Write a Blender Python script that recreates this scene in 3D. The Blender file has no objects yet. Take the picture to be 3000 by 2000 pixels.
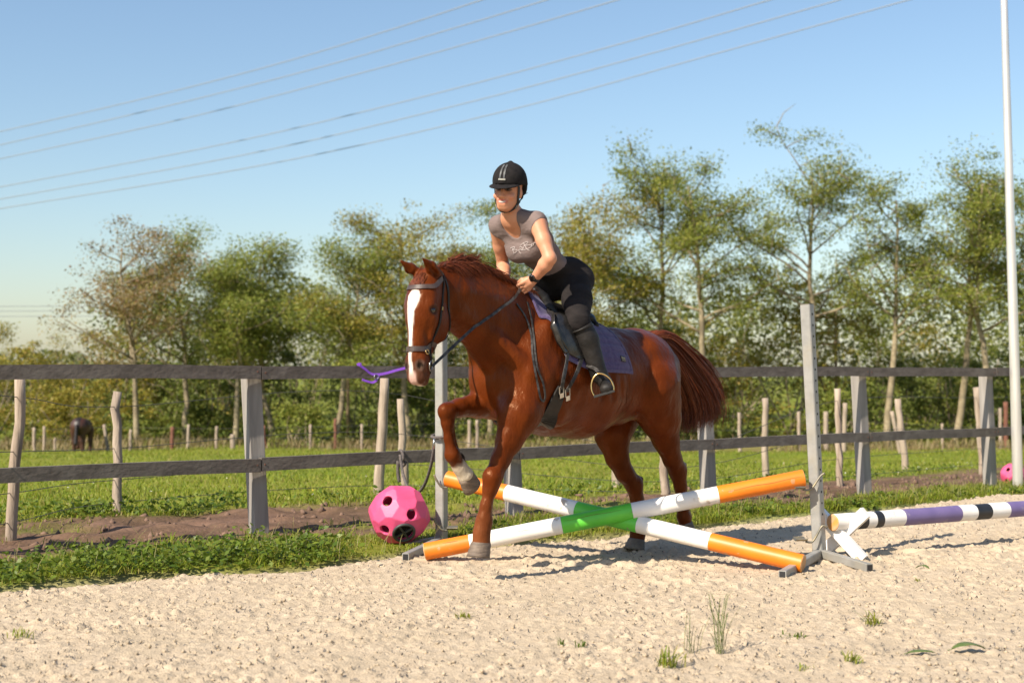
import bpy, math, random
import numpy as np
from mathutils import Vector, Matrix
random.seed(11); rng = np.random.default_rng(11)
R = math.radians
sc = bpy.context.scene
col = sc.collection

# ------------------------------------------------------------------ camera, sky, sun, exposure
FPX = 4000.0; CAMZ = 1.18; PITCH = math.atan(90.0 / FPX)
cam_d = bpy.data.cameras.new('camera'); cam = bpy.data.objects.new('camera', cam_d); col.objects.link(cam)
cam.location = (0, 0, CAMZ); cam.rotation_euler = (math.pi/2 + PITCH, 0, 0)
cam_d.sensor_width = 36.0; cam_d.lens = FPX/3000.0*36.0
cam_d.clip_start = 0.1; cam_d.clip_end = 3000
cam_d.dof.use_dof = True; cam_d.dof.focus_distance = 8.3; cam_d.dof.aperture_fstop = 2.7
sc.camera = cam

SUN_B = R(45); SUN_E = R(41)                      # sun to the left and on the camera's side
sun_dir = Vector((-math.cos(SUN_B)*math.cos(SUN_E), -math.sin(SUN_B)*math.cos(SUN_E), math.sin(SUN_E)))
w = bpy.data.worlds.new('World'); sc.world = w; w.use_nodes = True
nt = w.node_tree; bg = nt.nodes['Background']
sky = nt.nodes.new('ShaderNodeTexSky'); sky.sky_type = 'NISHITA'; sky.sun_disc = False
sky.sun_elevation = SUN_E; sky.sun_rotation = math.atan2(sun_dir.x, sun_dir.y)
sky.altitude = 50; sky.air_density = 1.2; sky.dust_density = 0.85; sky.ozone_density = 3.2
nt.links.new(sky.outputs[0], bg.inputs[0]); bg.inputs[1].default_value = 0.093
sl = bpy.data.lights.new('sun', 'SUN'); sl.energy = 5.0; sl.angle = R(0.53); sl.color = (1.0, 0.90, 0.76)
so = bpy.data.objects.new('sun', sl); col.objects.link(so)
so.rotation_euler = sun_dir.to_track_quat('Z', 'Y').to_euler()
sc.view_settings.view_transform = 'Standard'; sc.view_settings.look = 'None'
sc.view_settings.exposure = 0.75; sc.view_settings.gamma = 1.0
sc.render.engine = 'CYCLES'; sc.cycles.use_denoising = True
sc.cycles.max_bounces = 7; sc.cycles.transparent_max_bounces = 8

# ------------------------------------------------------------------ picture measurements -> places
_sp, _cp = math.sin(PITCH), math.cos(PITCH)
def ray(u, v):
    x = (u-1500)/FPX; y = (1000-v)/FPX
    return np.array([x, _cp - y*_sp, _sp + y*_cp])
CAM = np.array([0, 0, CAMZ])
def at_depth(u, v, Y): d = ray(u, v); return CAM + d*(Y/d[1])
def terr(x, y):
    y = np.asarray(y, dtype=float)
    z = np.where(y < 58, -2.15*np.clip((y-12)/46, 0, 1), -2.15)
    return z
def on_ground(u, v, z=None):
    d = ray(u, v)
    if z is not None: return CAM + d*((z-CAMZ)/d[2])
    t = -CAMZ/d[2]
    for _ in range(40):
        p = CAM + d*t; zt = float(terr(p[0], p[1])); t = 0.5*t + 0.5*(zt-CAMZ)/d[2] if d[2] < 0 else t
    return CAM + d*t
# horse frame: s forward, l to its left, z up
TH = R(48)
HF = np.array([-math.cos(TH), -math.sin(TH), 0.]); HL = np.array([math.sin(TH), -math.cos(TH), 0.]); HQ = np.array([0.86, 8.99, 0.])
def hp(u, v, l):
    d = ray(u, v); q = HQ + HL*l - CAM; t = q.dot(HL)/d.dot(HL); p = CAM + d*t - HQ
    return np.array([p.dot(HF), p.dot(HL), p[2]])
def h2w(p): p = np.asarray(p, float); return HQ + p[..., 0:1]*HF + p[..., 1:2]*HL + p[..., 2:3]*np.array([0, 0, 1.])
def w2h(p): p = np.asarray(p, float) - HQ; return np.stack([p@HF, p@HL, p[..., 2]], -1)
def pxs(s): return FPX/(HQ[1] + HF[1]*s)
HM = Matrix(((HF[0], HL[0], 0, HQ[0]), (HF[1], HL[1], 0, HQ[1]), (0, 0, 1, 0), (0, 0, 0, 1)))

# ------------------------------------------------------------------ object helpers
def tag(o, label=None, cat=None, group=None, kind=None):
    if label: o['label'] = label
    if cat: o['category'] = cat
    if group: o['group'] = group
    if kind: o['kind'] = kind
    return o
def empty(name, loc=(0, 0, 0), label=None, cat=None, group=None, mtx=None):
    o = bpy.data.objects.new(name, None); col.objects.link(o); o.empty_display_size = 0.1
    if mtx is not None: o.matrix_world = mtx
    else: o.location = loc
    return tag(o, label, cat, group)
def add(name, verts, faces, mat, parent=None, smooth=False, mats=None, midx=None, mtx=None):
    me = bpy.data.meshes.new(name)
    verts = np.asarray(verts, dtype=np.float32)
    if isinstance(faces, np.ndarray):
        n, k = faces.shape
        me.vertices.add(len(verts)); me.vertices.foreach_set('co', verts.ravel())
        me.loops.add(n*k); me.loops.foreach_set('vertex_index', faces.astype(np.int32).ravel())
        me.polygons.add(n); me.polygons.foreach_set('loop_start', np.arange(0, n*k, k, dtype=np.int32))
        me.update(calc_edges=True)
    else:
        me.from_pydata([tuple(map(float, p)) for p in verts], [], [tuple(int(i) for i in f) for f in faces])
    for m in (mats or [mat]): me.materials.append(m)
    if midx is not None: me.polygons.foreach_set('material_index', np.asarray(midx, dtype=np.int32))
    if smooth: me.polygons.foreach_set('use_smooth', np.ones(len(me.polygons), dtype=bool))
    o = bpy.data.objects.new(name, me); col.objects.link(o)
    if parent: o.parent = parent
    if mtx is not None: o.matrix_world = mtx
    return o
def set_col(o, cols, name='Col'):
    a = o.data.color_attributes.new(name, 'FLOAT_COLOR', 'POINT')
    c = np.ones((len(o.data.vertices), 4), dtype=np.float32); c[:, :3] = cols; a.data.foreach_set('color', c.ravel())

class MB:
    def __init__(s): s.v = []; s.f = []; s.m = []
    def put(s, V, F, m=0):
        b = len(s.v); s.v += [tuple(map(float, p)) for p in V]; s.f += [tuple(int(i)+b for i in f) for f in F]; s.m += [m]*len(F); return s
    def box(s, c, size, ax=None, m=0, bev=0.0):
        c = np.array(c, float); hx, hy, hz = [q/2 for q in size]
        A = np.eye(3) if ax is None else np.array(ax, float)
        if bev <= 0:
            P = [c + A.T@np.array((x*hx, y*hy, z*hz)) for x in (-1, 1) for y in (-1, 1) for z in (-1, 1)]
            return s.put(P, [(0, 1, 3, 2), (4, 6, 7, 5), (0, 4, 5, 1), (2, 3, 7, 6), (0, 2, 6, 4), (1, 5, 7, 3)], m)
        # octagonal section along the local z
        b = min(bev, hx*.9, hy*.9)
        ring = [(hx-b, -hy), (hx, -hy+b), (hx, hy-b), (hx-b, hy), (-hx+b, hy), (-hx, hy-b), (-hx, -hy+b), (-hx+b, -hy)]
        V = []
        for z, k in ((-hz, 1), (hz, 1)):
            V += [c + A.T@np.array((x, y, z)) for x, y in ring]
        F = [(i, (i+1) % 8, 8+(i+1) % 8, 8+i) for i in range(8)] + [tuple(range(7, -1, -1)), tuple(range(8, 16))]
        return s.put(V, F, m)
    def bar(s, a, b, w, t, side=None, m=0, bev=0.0):
        a = np.array(a, float); b = np.array(b, float); d = b-a; L = np.linalg.norm(d); d /= L
        sd = np.array(side if side is not None else (0, 0, 1), float); sd -= d*sd.dot(d)
        if np.linalg.norm(sd) < 1e-6: sd = np.cross(d, (1, 0, 0))
        sd /= np.linalg.norm(sd); up = np.cross(d, sd)
        return s.box((a+b)/2, (w, t, L), (sd, up, d), m, bev)
    def tube(s, pts, r, n=8, cap=True, m=0):
        V, F = tube_mesh(pts, r, n, cap); return s.put(V, F, m)
    def ribbon(s, pts, nrm, wd, th, m=0):
        V, F = ribbon_mesh(pts, nrm, wd, th); return s.put(V, F, m)
    def build(s, name, mat, parent=None, smooth=False, mats=None):
        o = add(name, s.v, s.f, mat, parent, smooth, mats, s.m if mats else None)
        return o
def frames(pts):
    P = np.asarray(pts, float); T = np.gradient(P, axis=0); T /= np.linalg.norm(T, axis=1)[:, None] + 1e-12
    ref = np.array([0, 0, 1.]) if abs(T[0][2]) < .9 else np.array([1., 0, 0])
    N = []; n = ref - T[0]*ref.dot(T[0])
    for t in T:
        n = n - t*n.dot(t); n = n/np.linalg.norm(n); N.append(n)
    N = np.array(N); return P, T, N, np.cross(T, N)
def tube_mesh(pts, r, n=8, cap=True):
    P, T, N, B = frames(pts); k = len(P); r = np.broadcast_to(np.asarray(r, float), (k,))
    a = np.arange(n)*2*math.pi/n
    V = (P[:, None] + r[:, None, None]*(np.cos(a)[None, :, None]*N[:, None] + np.sin(a)[None, :, None]*B[:, None])).reshape(-1, 3)
    F = [(i*n+j, i*n+(j+1) % n, (i+1)*n+(j+1) % n, (i+1)*n+j) for i in range(k-1) for j in range(n)]
    if cap: F += [tuple(range(n-1, -1, -1)), tuple(range((k-1)*n, k*n))]
    return V, F
def ribbon_mesh(pts, nrm, wd, th):
    P = np.asarray(pts, float); T = np.gradient(P, axis=0); T /= np.linalg.norm(T, axis=1)[:, None]
    N = np.asarray(nrm, float); N = np.broadcast_to(N, P.shape).copy(); N -= T*(N*T).sum(1)[:, None]; N /= np.linalg.norm(N, axis=1)[:, None]+1e-9
    S = np.cross(T, N); k = len(P); wd = np.broadcast_to(np.asarray(wd, float), (k,))[:, None]
    V = np.stack([P-S*wd/2-N*th*.2, P+S*wd/2-N*th*.2, P+S*wd/2+N*th*.8, P-S*wd/2+N*th*.8], 1).reshape(-1, 3)
    F = [(i*4+j, i*4+(j+1) % 4, i*4+4+(j+1) % 4, i*4+4+j) for i in range(k-1) for j in range(4)] + [(3, 2, 1, 0), (k*4-4, k*4-3, k*4-2, k*4-1)]
    return V, F
def smoothline(pts, n=24):
    P = np.asarray(pts, float); k = len(P)
    if k < 3: return np.array([P[0]+(P[-1]-P[0])*t for t in np.linspace(0, 1, n)])
    Q = np.vstack([2*P[0]-P[1], P, 2*P[-1]-P[-2]]); out = []
    for x in np.linspace(0, k-1-1e-9, n):
        i = int(x); t = x-i; p0, p1, p2, p3 = Q[i:i+4]
        out.append(.5*((2*p1)+(-p0+p2)*t+(2*p0-5*p1+4*p2-p3)*t*t+(-p0+3*p1-3*p2+p3)*t**3))
    return np.array(out)

# ------------------------------------------------------------------ materials
def mat(name, c1, c2=None, rough=0.7, metal=0.0, scale=8.0, bump=0.0, bscale=None, detail=6, spec=None, coords='Object', stretch=None, attr=None, lo=.35, hi=.65, bdist=.02, sheen=0, sss=0, coat=0, c3=None, s3=2.0, t3=(.5, .66)):
    m = bpy.data.materials.new(name); m.use_nodes = True; n = m.node_tree.nodes; L = m.node_tree.links
    b = n['Principled BSDF']; b.inputs['Roughness'].default_value = rough; b.inputs['Metallic'].default_value = metal
    if spec is not None: b.inputs['Specular IOR Level'].default_value = spec
    if sheen: b.inputs['Sheen Weight'].default_value = sheen
    if coat: b.inputs['Coat Weight'].default_value = coat; b.inputs['Coat Roughness'].default_value = .15
    if sss: b.inputs['Subsurface Weight'].default_value = sss; b.inputs['Subsurface Radius'].default_value = (.02, .008, .005); b.inputs['Subsurface Scale'].default_value = .3
    tc = n.new('ShaderNodeTexCoord'); src = tc.outputs[coords]
    if stretch:
        mp = n.new('ShaderNodeMapping'); mp.inputs['Scale'].default_value = stretch; L.new(src, mp.inputs[0]); src = mp.outputs[0]
    nz = n.new('ShaderNodeTexNoise'); nz.inputs['Scale'].default_value = scale; nz.inputs['Detail'].default_value = detail; L.new(src, nz.inputs['Vector'])
    rp = n.new('ShaderNodeMapRange'); rp.inputs[1].default_value = lo; rp.inputs[2].default_value = hi; L.new(nz.outputs[0], rp.inputs[0])
    mx = n.new('ShaderNodeMix'); mx.data_type = 'RGBA'; L.new(rp.outputs[0], mx.inputs[0])
    mx.inputs[6].default_value = (*c1, 1); mx.inputs[7].default_value = (*(c2 or c1), 1)
    out = mx.outputs[2]
    if c3:
        nz3 = n.new('ShaderNodeTexNoise'); nz3.inputs['Scale'].default_value = s3; nz3.inputs['Detail'].default_value = 3; L.new(src, nz3.inputs['Vector'])
        r3 = n.new('ShaderNodeMapRange'); r3.inputs[1].default_value = t3[0]; r3.inputs[2].default_value = t3[1]; L.new(nz3.outputs[0], r3.inputs[0])
        m3 = n.new('ShaderNodeMix'); m3.data_type = 'RGBA'; L.new(r3.outputs[0], m3.inputs[0]); L.new(out, m3.inputs[6]); m3.inputs[7].default_value = (*c3, 1); out = m3.outputs[2]
    if attr:
        at = n.new('ShaderNodeAttribute'); at.attribute_name = attr
        mu = n.new('ShaderNodeMix'); mu.data_type = 'RGBA'; mu.blend_type = 'MULTIPLY'; mu.inputs[0].default_value = 1
        L.new(out, mu.inputs[6]); L.new(at.outputs[0], mu.inputs[7]); out = mu.outputs[2]
    L.new(out, b.inputs['Base Color'])
    if bump:
        nb = n.new('ShaderNodeTexNoise'); nb.inputs['Scale'].default_value = bscale or scale*4; nb.inputs['Detail'].default_value = 5; L.new(src, nb.inputs['Vector'])
        bp = n.new('ShaderNodeBump'); bp.inputs['Strength'].default_value = bump; bp.inputs['Distance'].default_value = bdist
        L.new(nb.outputs[0], bp.inputs['Height']); L.new(bp.outputs[0], b.inputs['Normal'])
    return m
def leafmat(name, cols, trans=0.35, rough=.55):
    m = bpy.data.materials.new(name); m.use_nodes = True; n = m.node_tree.nodes; L = m.node_tree.links
    b = n['Principled BSDF']; out = n['Material Output']; b.inputs['Roughness'].default_value = rough; b.inputs['Specular IOR Level'].default_value = .3
    g = n.new('ShaderNodeNewGeometry'); cr = n.new('ShaderNodeValToRGB'); e = cr.color_ramp.elements
    for i, c in enumerate(cols):
        el = e[i] if i < 2 else e.new(0.5)
        el.color = (*c, 1)
    for i, el in enumerate(e): el.position = i/(len(cols)-1)
    # elements are re-sorted when moved, so set colours again in order
    for i, el in enumerate(sorted(e, key=lambda q: q.position)): el.color = (*cols[i], 1)
    L.new(g.outputs['Random Per Island'], cr.inputs[0]); L.new(cr.outputs[0], b.inputs['Base Color'])
    t = n.new('ShaderNodeBsdfTranslucent'); L.new(cr.outputs[0], t.inputs[0])
    mx = n.new('ShaderNodeMixShader'); mx.inputs[0].default_value = trans; L.new(b.outputs[0], mx.inputs[1]); L.new(t.outputs[0], mx.inputs[2]); L.new(mx.outputs[0], out.inputs[0])
    return m

M = {}
M['horse'] = mat('chestnut_coat', (1, 1, 1), (.66, .60, .56), rough=.46, scale=7, attr='Col', bump=.5, bscale=19, bdist=.016, spec=.20, stretch=(1, 1, .55), detail=9)
def coat_relief(m):
    n = m.node_tree.nodes; L = m.node_tree.links; b = n['Principled BSDF']; b.inputs['Specular Tint'].default_value = (1.0, .62, .36, 1)
    tc = n.new('ShaderNodeTexCoord'); old = b.inputs['Normal'].links[0].from_socket
    mp = n.new('ShaderNodeMapping'); mp.inputs['Scale'].default_value = (1.0, 1.0, .45); mp.inputs['Rotation'].default_value = (0, .5, 0); L.new(tc.outputs['Object'], mp.inputs[0])
    for sc_, st, ds in ((7.5, .55, .035), (130, .35, .004)):
        nz = n.new('ShaderNodeTexNoise'); nz.inputs['Scale'].default_value = sc_; nz.inputs['Detail'].default_value = 3; L.new(mp.outputs[0], nz.inputs['Vector'])
        bp = n.new('ShaderNodeBump'); bp.inputs['Strength'].default_value = st; bp.inputs['Distance'].default_value = ds; L.new(nz.outputs[0], bp.inputs['Height']); L.new(old, bp.inputs['Normal']); old = bp.outputs[0]
    L.new(old, b.inputs['Normal'])
    rn = n.new('ShaderNodeTexNoise'); rn.inputs['Scale'].default_value = 4.5; rn.inputs['Detail'].default_value = 5; L.new(tc.outputs['Object'], rn.inputs['Vector'])
    mr = n.new('ShaderNodeMapRange'); mr.inputs[1].default_value = .35; mr.inputs[2].default_value = .68; mr.inputs[3].default_value = .30; mr.inputs[4].default_value = .58; L.new(rn.outputs[0], mr.inputs[0]); L.new(mr.outputs[0], b.inputs['Roughness'])
coat_relief(M['horse'])
M['skin'] = mat('skin', (1, 1, 1), (.94, .88, .85), rough=.5, scale=10, attr='Col', sss=.08, spec=.35)
M['hair_dark'] = leafmat('dark_hair', [(.02, .012, .008), (.05, .03, .02), (.03, .02, .012)], .05, .45)
M['mane'] = leafmat('red_hair', [(.055, .012, .005), (.13, .03, .012), (.20, .055, .022), (.09, .022, .009)], .12, .4)
M['tailm'] = leafmat('tail_hair', [(.06, .014, .006), (.19, .040, .013), (.34, .11, .045), (.13, .028, .010), (.26, .06, .02)], .15, .36)
M['hoof'] = mat('hoof_horn', (.095, .068, .05), (.19, .14, .10), rough=.6, scale=14, bump=.4, bscale=40, stretch=(1, 1, 6))
M['hoof_dark'] = mat('dark_hoof_horn', (.09, .075, .06), (.17, .14, .11), rough=.7, scale=14, bump=.4, bscale=40)
M['eye'] = mat('eye', (.008, .006, .005), rough=.08, spec=.8)
M['leather'] = mat('black_leather', (.009, .008, .007), (.018, .016, .014), rough=.45, scale=30, bump=.15, bscale=120, bdist=.004, spec=.25)
M['leather_br'] = mat('brown_leather', (.045, .028, .022), (.075, .05, .04), rough=.42, scale=20, bump=.15, bscale=140, bdist=.003)
M['strap_worn'] = mat('worn_black_strap', (.02, .018, .016), (.10, .092, .085), rough=.42, scale=30, lo=.4, hi=.8, spec=.3)
M['brass'] = mat('brass', (.75, .50, .20), (.60, .38, .15), rough=.25, metal=1.0, scale=30)
M['steel'] = mat('steel', (.6, .6, .58), (.4, .4, .39), rough=.3, metal=1.0, scale=30)
M['rubber'] = mat('black_rubber', (.018, .018, .017), rough=.8)
M['pad'] = mat('purple_quilt', (.045, .029, .092), (.070, .048, .128), rough=.9, scale=60, bump=.3, bscale=200, bdist=.003, sheen=.15)
M['pad_trim'] = mat('purple_binding', (.07, .052, .108), (.095, .072, .14), rough=.8, scale=60)
M['badge'] = mat('badge', (.03, .027, .02), rough=.6)
M['badge_txt'] = mat('badge_thread', (.33, .28, .18), rough=.7)
M['shirt'] = mat('taupe_jersey', (.165, .124, .114), (.20, .152, .14), rough=.95, scale=14, bump=.6, bscale=10, bdist=.030, spec=.15, stretch=(1, .6, 1.2))
M['print'] = mat('white_print', (.42, .36, .34), rough=.7)
M['breeches'] = mat('charcoal_breeches', (.014, .012, .012), (.024, .020, .019), rough=.9, scale=12, bump=.6, bscale=11, bdist=.030, spec=.12, stretch=(.7, .7, 1.5))
M['boot'] = mat('black_boot', (.011, .010, .009), (.022, .019, .017), rough=.55, scale=14, bump=.35, bscale=24, spec=.22)
M['helmet'] = mat('black_velvet', (.010, .009, .009), (.018, .015, .015), rough=.9, scale=40, spec=.2)
M['flap'] = mat('polished_black_leather', (.012, .011, .010), (.026, .023, .02), rough=.27, scale=24, bump=.12, bscale=60, bdist=.004, spec=.55)
M['helmet_gl'] = mat('grey_gloss', (.05, .05, .05), (.12, .12, .115), rough=.25, scale=30)
M['silver'] = mat('silver_badge', (.42, .40, .36), rough=.3, metal=.6)
M['strap'] = mat('black_webbing', (.012, .012, .012), (.03, .03, .03), rough=.7, scale=200)
M['teeth'] = mat('teeth', (.45, .41, .36), rough=.3)
M['galv'] = mat('galvanised_steel', (.27, .265, .245), (.37, .36, .335), rough=.55, metal=.4, scale=9, bump=.08, bscale=60, c3=(.33, .31, .26), s3=6)
M['galv_rust'] = mat('dull_zinc', (.15, .14, .11), (.22, .20, .16), rough=.5, metal=.6, scale=20, c3=(.30, .25, .15), s3=14)
M['hole'] = mat('dark_hole', (.01, .01, .01), rough=.9)
M['orange'] = mat('orange_paint', (.74, .20, .008), (.66, .165, .007), rough=.45, scale=6, c3=(.50, .24, .10), s3=16, t3=(.66, .70), bump=.04, bscale=30)
M['white'] = mat('white_paint', (.80, .77, .72), (.72, .68, .62), rough=.48, scale=5, c3=(.50, .42, .33), s3=14, t3=(.64, .72), bump=.04, bscale=30)
M['green'] = mat('green_paint', (.12, .55, .045), (.09, .47, .04), rough=.45, scale=6, c3=(.20, .30, .10), s3=18, t3=(.66, .70), bump=.04, bscale=30)
M['purple'] = mat('purple_paint', (.135, .10, .23), (.17, .125, .27), rough=.5, scale=6, c3=(.22, .18, .26), s3=15, t3=(.6, .7), bump=.04, bscale=30)
M['black'] = mat('black_paint', (.014, .014, .016), (.022, .022, .024), rough=.45, scale=6)
M['crack'] = mat('split_in_paint', (.20, .07, .02), (.10, .05, .02), rough=.9, scale=60)
M['endwood'] = mat('end_grain', (.55, .33, .16), (.42, .24, .11), rough=.8, scale=30, c3=(.62, .28, .06), s3=16)
M['rail'] = mat('weathered_dark_timber', (.094, .077, .064), (.138, .115, .097), rough=.85, scale=3, stretch=(.25, 5, 5), bump=.35, bscale=9, bdist=.01, c3=(.155, .132, .112), s3=1.6)
M['post'] = mat('grey_post_timber', (.23, .208, .185), (.31, .283, .252), rough=.85, scale=3, stretch=(6, 6, .5), bump=.3, bscale=9, bdist=.01)
M['stake'] = mat('peeled_stake', (.27, .205, .15), (.40, .32, .245), rough=.9, scale=5, stretch=(4, 4, .5), bump=.5, bscale=16, bdist=.015, c3=(.22, .17, .13), s3=3)
M['stake_red'] = mat('rusty_iron_post', (.13, .05, .03), (.19, .08, .05), rough=.9, scale=12)
M['wire'] = mat('fence_wire', (.10, .095, .085), rough=.6, metal=.4)
M['pink'] = mat('pink_plastic', (.62, .064, .175), (.68, .088, .21), rough=.5, scale=7, bump=.05, bscale=40, c3=(.56, .065, .165), s3=10)
M['pink_in'] = mat('pink_inside', (.22, .03, .06), rough=.8)
M['darkplastic'] = mat('dark_plastic', (.028, .028, .028), (.05, .05, .05), rough=.5)
M['rope'] = mat('grey_rope', (.075, .062, .058), (.13, .11, .10), rough=.95, scale=90, bump=.6, bscale=160, bdist=.006)
M['web_purple'] = mat('purple_webbing', (.21, .06, .46), (.27, .09, .55), rough=.7, scale=80)
M['lamp'] = mat('brushed_pole', (.62, .58, .53), (.74, .70, .65), rough=.30, metal=.55, scale=6, stretch=(3, 3, .3))
M['bark'] = mat('pale_bark', (.20, .155, .09), (.33, .27, .17), rough=.9, scale=6, bump=.5, c3=(.14, .11, .07), s3=1.5)
M['pony'] = mat('dark_bay_coat', (.05, .018, .010), (.085, .03, .016), rough=.5, scale=5, attr='Col')
M['twine'] = mat('utility_wood', (.26, .18, .10), (.34, .24, .14), rough=.9, scale=3)
M['pline'] = mat('line_wire', (.27, .29, .31), rough=1, spec=0)

# ------------------------------------------------------------------ implicit surfaces for bodies and clothes
class Field:
    def __init__(s, lo, hi, h):
        s.lo = np.array(lo, float); s.h = h; s.n = np.ceil((np.array(hi)-s.lo)/h).astype(int)+1
        s.F = np.full(s.n, .25, dtype=np.float32)
        s.ax = [(s.lo[i] + np.arange(s.n[i])*h).astype(np.float32) for i in range(3)]
    def sub(s, lo, hi):
        a = np.clip(np.floor((np.array(lo)-s.lo)/s.h).astype(int), 0, s.n); b = np.clip(np.ceil((np.array(hi)-s.lo)/s.h).astype(int)+1, 0, s.n)
        sl = tuple(slice(a[i], b[i]) for i in range(3))
        return sl, s.ax[0][sl[0]][:, None, None], s.ax[1][sl[1]][None, :, None], s.ax[2][sl[2]][None, None, :]
    def mix(s, sl, d, k, op):
        f = s.F[sl]
        if f.size == 0: return
        if op == 'add':
            hh = np.maximum(k-np.abs(f-d), 0)/k; s.F[sl] = np.minimum(f, d)-hh*hh*k*.25
        else:
            g = -d; hh = np.maximum(k-np.abs(f-g), 0)/k; s.F[sl] = np.maximum(f, g)+hh*hh*k*.25
    def rc(s, a, b, ra, rb, k=.03, flat=None, fs=1.0, op='add'):
        a = np.array(a, float); b = np.array(b, float); m = max(ra, rb)+max(k, .02)*1.6+.015
        sl, x, y, z = s.sub(np.minimum(a, b)-m, np.maximum(a, b)+m); d = b-a; L2 = d.dot(d)+1e-12
        X, Y, Z = x-a[0], y-a[1], z-a[2]
        t = np.clip((X*d[0]+Y*d[1]+Z*d[2])/L2, 0, 1).astype(np.float32)
        X = X-t*d[0]; Y = Y-t*d[1]; Z = Z-t*d[2]; q = X*X+Y*Y+Z*Z
        if flat is not None:
            fl = np.array(flat, float); fl /= np.linalg.norm(fl); w_ = X*fl[0]+Y*fl[1]+Z*fl[2]; q = q+w_*w_*(1/fs**2-1)
        s.mix(sl, np.sqrt(q)-(ra+(rb-ra)*t), k, op); return s
    def chain(s, pts, k=.03, flat=None, fs=1.0):
        for p, q in zip(pts[:-1], pts[1:]): s.rc(p[:3], q[:3], p[3], q[3], k, flat, fs)
        return s
    def el(s, c, r, k=.03, A=None, op='add'):
        c = np.array(c, float); r = np.array(r, float); m = r.max()+max(k, .02)*1.6+.015
        sl, x, y, z = s.sub(c-m, c+m); X, Y, Z = x-c[0], y-c[1], z-c[2]
        if A is not None:
            A = np.array(A, float); X, Y, Z = (A[0][0]*X+A[0][1]*Y+A[0][2]*Z, A[1][0]*X+A[1][1]*Y+A[1][2]*Z, A[2][0]*X+A[2][1]*Y+A[2][2]*Z)
        k0 = np.sqrt((X/r[0])**2+(Y/r[1])**2+(Z/r[2])**2); k1 = np.sqrt((X/r[0]**2)**2+(Y/r[1]**2)**2+(Z/r[2]**2)**2)+1e-6
        s.mix(sl, (k0*(k0-1)/k1).astype(np.float32), k, op); return s
    def cut(s, p, n, k=.006):          # removes what lies on the side n points to
        p = np.array(p, float); n = np.array(n, float); n /= np.linalg.norm(n)
        d = -((s.ax[0][:, None, None]-p[0])*n[0]+(s.ax[1][None, :, None]-p[1])*n[1]+(s.ax[2][None, None, :]-p[2])*n[2])
        s.mix((slice(None),)*3, d.astype(np.float32), k, 'cut'); return s
    def val(s, P):
        g = (np.asarray(P, float)-s.lo)/s.h; g = np.clip(g, 0, s.n-1.001); i = g.astype(int); f = g-i; r = 0
        for dx in (0, 1):
            for dy in (0, 1):
                for dz in (0, 1):
                    wt = (f[..., 0] if dx else 1-f[..., 0])*(f[..., 1] if dy else 1-f[..., 1])*(f[..., 2] if dz else 1-f[..., 2])
                    r = r+wt*s.F[i[..., 0]+dx, i[..., 1]+dy, i[..., 2]+dz]
        return r
    def grad(s, P):
        e = s.h; P = np.asarray(P, float)
        g = np.stack([s.val(P+np.eye(3)[i]*e)-s.val(P-np.eye(3)[i]*e) for i in range(3)], -1)
        return g/(np.linalg.norm(g, axis=-1, keepdims=True)+1e-9)
    def snap(s, P, off=0.0, it=12):
        P = np.asarray(P, float).copy()
        for _ in range(it): P -= s.grad(P)*(s.val(P)-off)[..., None]*.8
        return P
    def raycast(s, u, v, frame=True, off=0.0):
        d = ray(u, v); t = 6.3
        for _ in range(400):
            p = CAM+d*t; q = w2h(p)
            if np.all(q > s.lo+s.h*2) and np.all(q < s.lo+(s.n-3)*s.h):
                f = float(s.val(q))-off
                if f < .0008: return q
                t += max(min(f*.6, .03), .001)
            else: t += .02
            if t > 11: break
        return None
    def trace(s, pix, off=0.0, n=24):
        out = []
        for u, v in smoothline(np.array(pix, float), n):
            q = s.raycast(u, v, off=off)
            if q is not None: out.append(q)
        return np.array(out)
    def mesh(s):
        F = s.F; I = F < 0; n = F.shape
        c = np.zeros(tuple(q-1 for q in n), dtype=np.int8)
        for dx in (0, 1):
            for dy in (0, 1):
                for dz in (0, 1): c += I[dx:n[0]-1+dx, dy:n[1]-1+dy, dz:n[2]-1+dz]
        cells = np.argwhere((c > 0) & (c < 8)); acc = np.zeros((len(cells), 3)); cnt = np.zeros(len(cells))
        cor = [(x, y, z) for x in (0, 1) for y in (0, 1) for z in (0, 1)]
        vals = {q: F[cells[:, 0]+q[0], cells[:, 1]+q[1], cells[:, 2]+q[2]] for q in cor}
        for a in cor:
            for ax in range(3):
                if a[ax] == 0:
                    b = list(a); b[ax] = 1; b = tuple(b); va, vb = vals[a], vals[b]; m = (va < 0) != (vb < 0)
                    t = np.where(m, va/(va-vb+1e-12), 0)
                    p = np.array(a, float)[None]+np.eye(3)[ax][None]*t[:, None]
                    acc += p*m[:, None]; cnt += m
        V = s.lo+(cells+acc/cnt[:, None])*s.h
        idx = np.full(c.shape, -1, dtype=np.int64); idx[tuple(cells.T)] = np.arange(len(cells)); Q = []
        for ax in range(3):
            o1, o2 = [(1, 2), (2, 0), (0, 1)][ax]
            s0 = [slice(1, -1)]*3; s0[ax] = slice(0, n[ax]-1); s1 = list(s0); s1[ax] = slice(1, n[ax])
            A = I[tuple(s0)]; B = I[tuple(s1)]; base = np.array([1, 1, 1]); base[ax] = 0
            for m, flip in ((A & ~B, False), (~A & B, True)):
                e = np.argwhere(m)+base
                def g(d1, d2):
                    q = e.copy(); q[:, o1] -= d1; q[:, o2] -= d2; return idx[tuple(q.T)]
                quad = np.stack([g(0, 0), g(1, 0), g(1, 1), g(0, 1)], 1)
                Q.append(quad[:, ::-1] if flip else quad)
        return V, np.vstack(Q)
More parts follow.
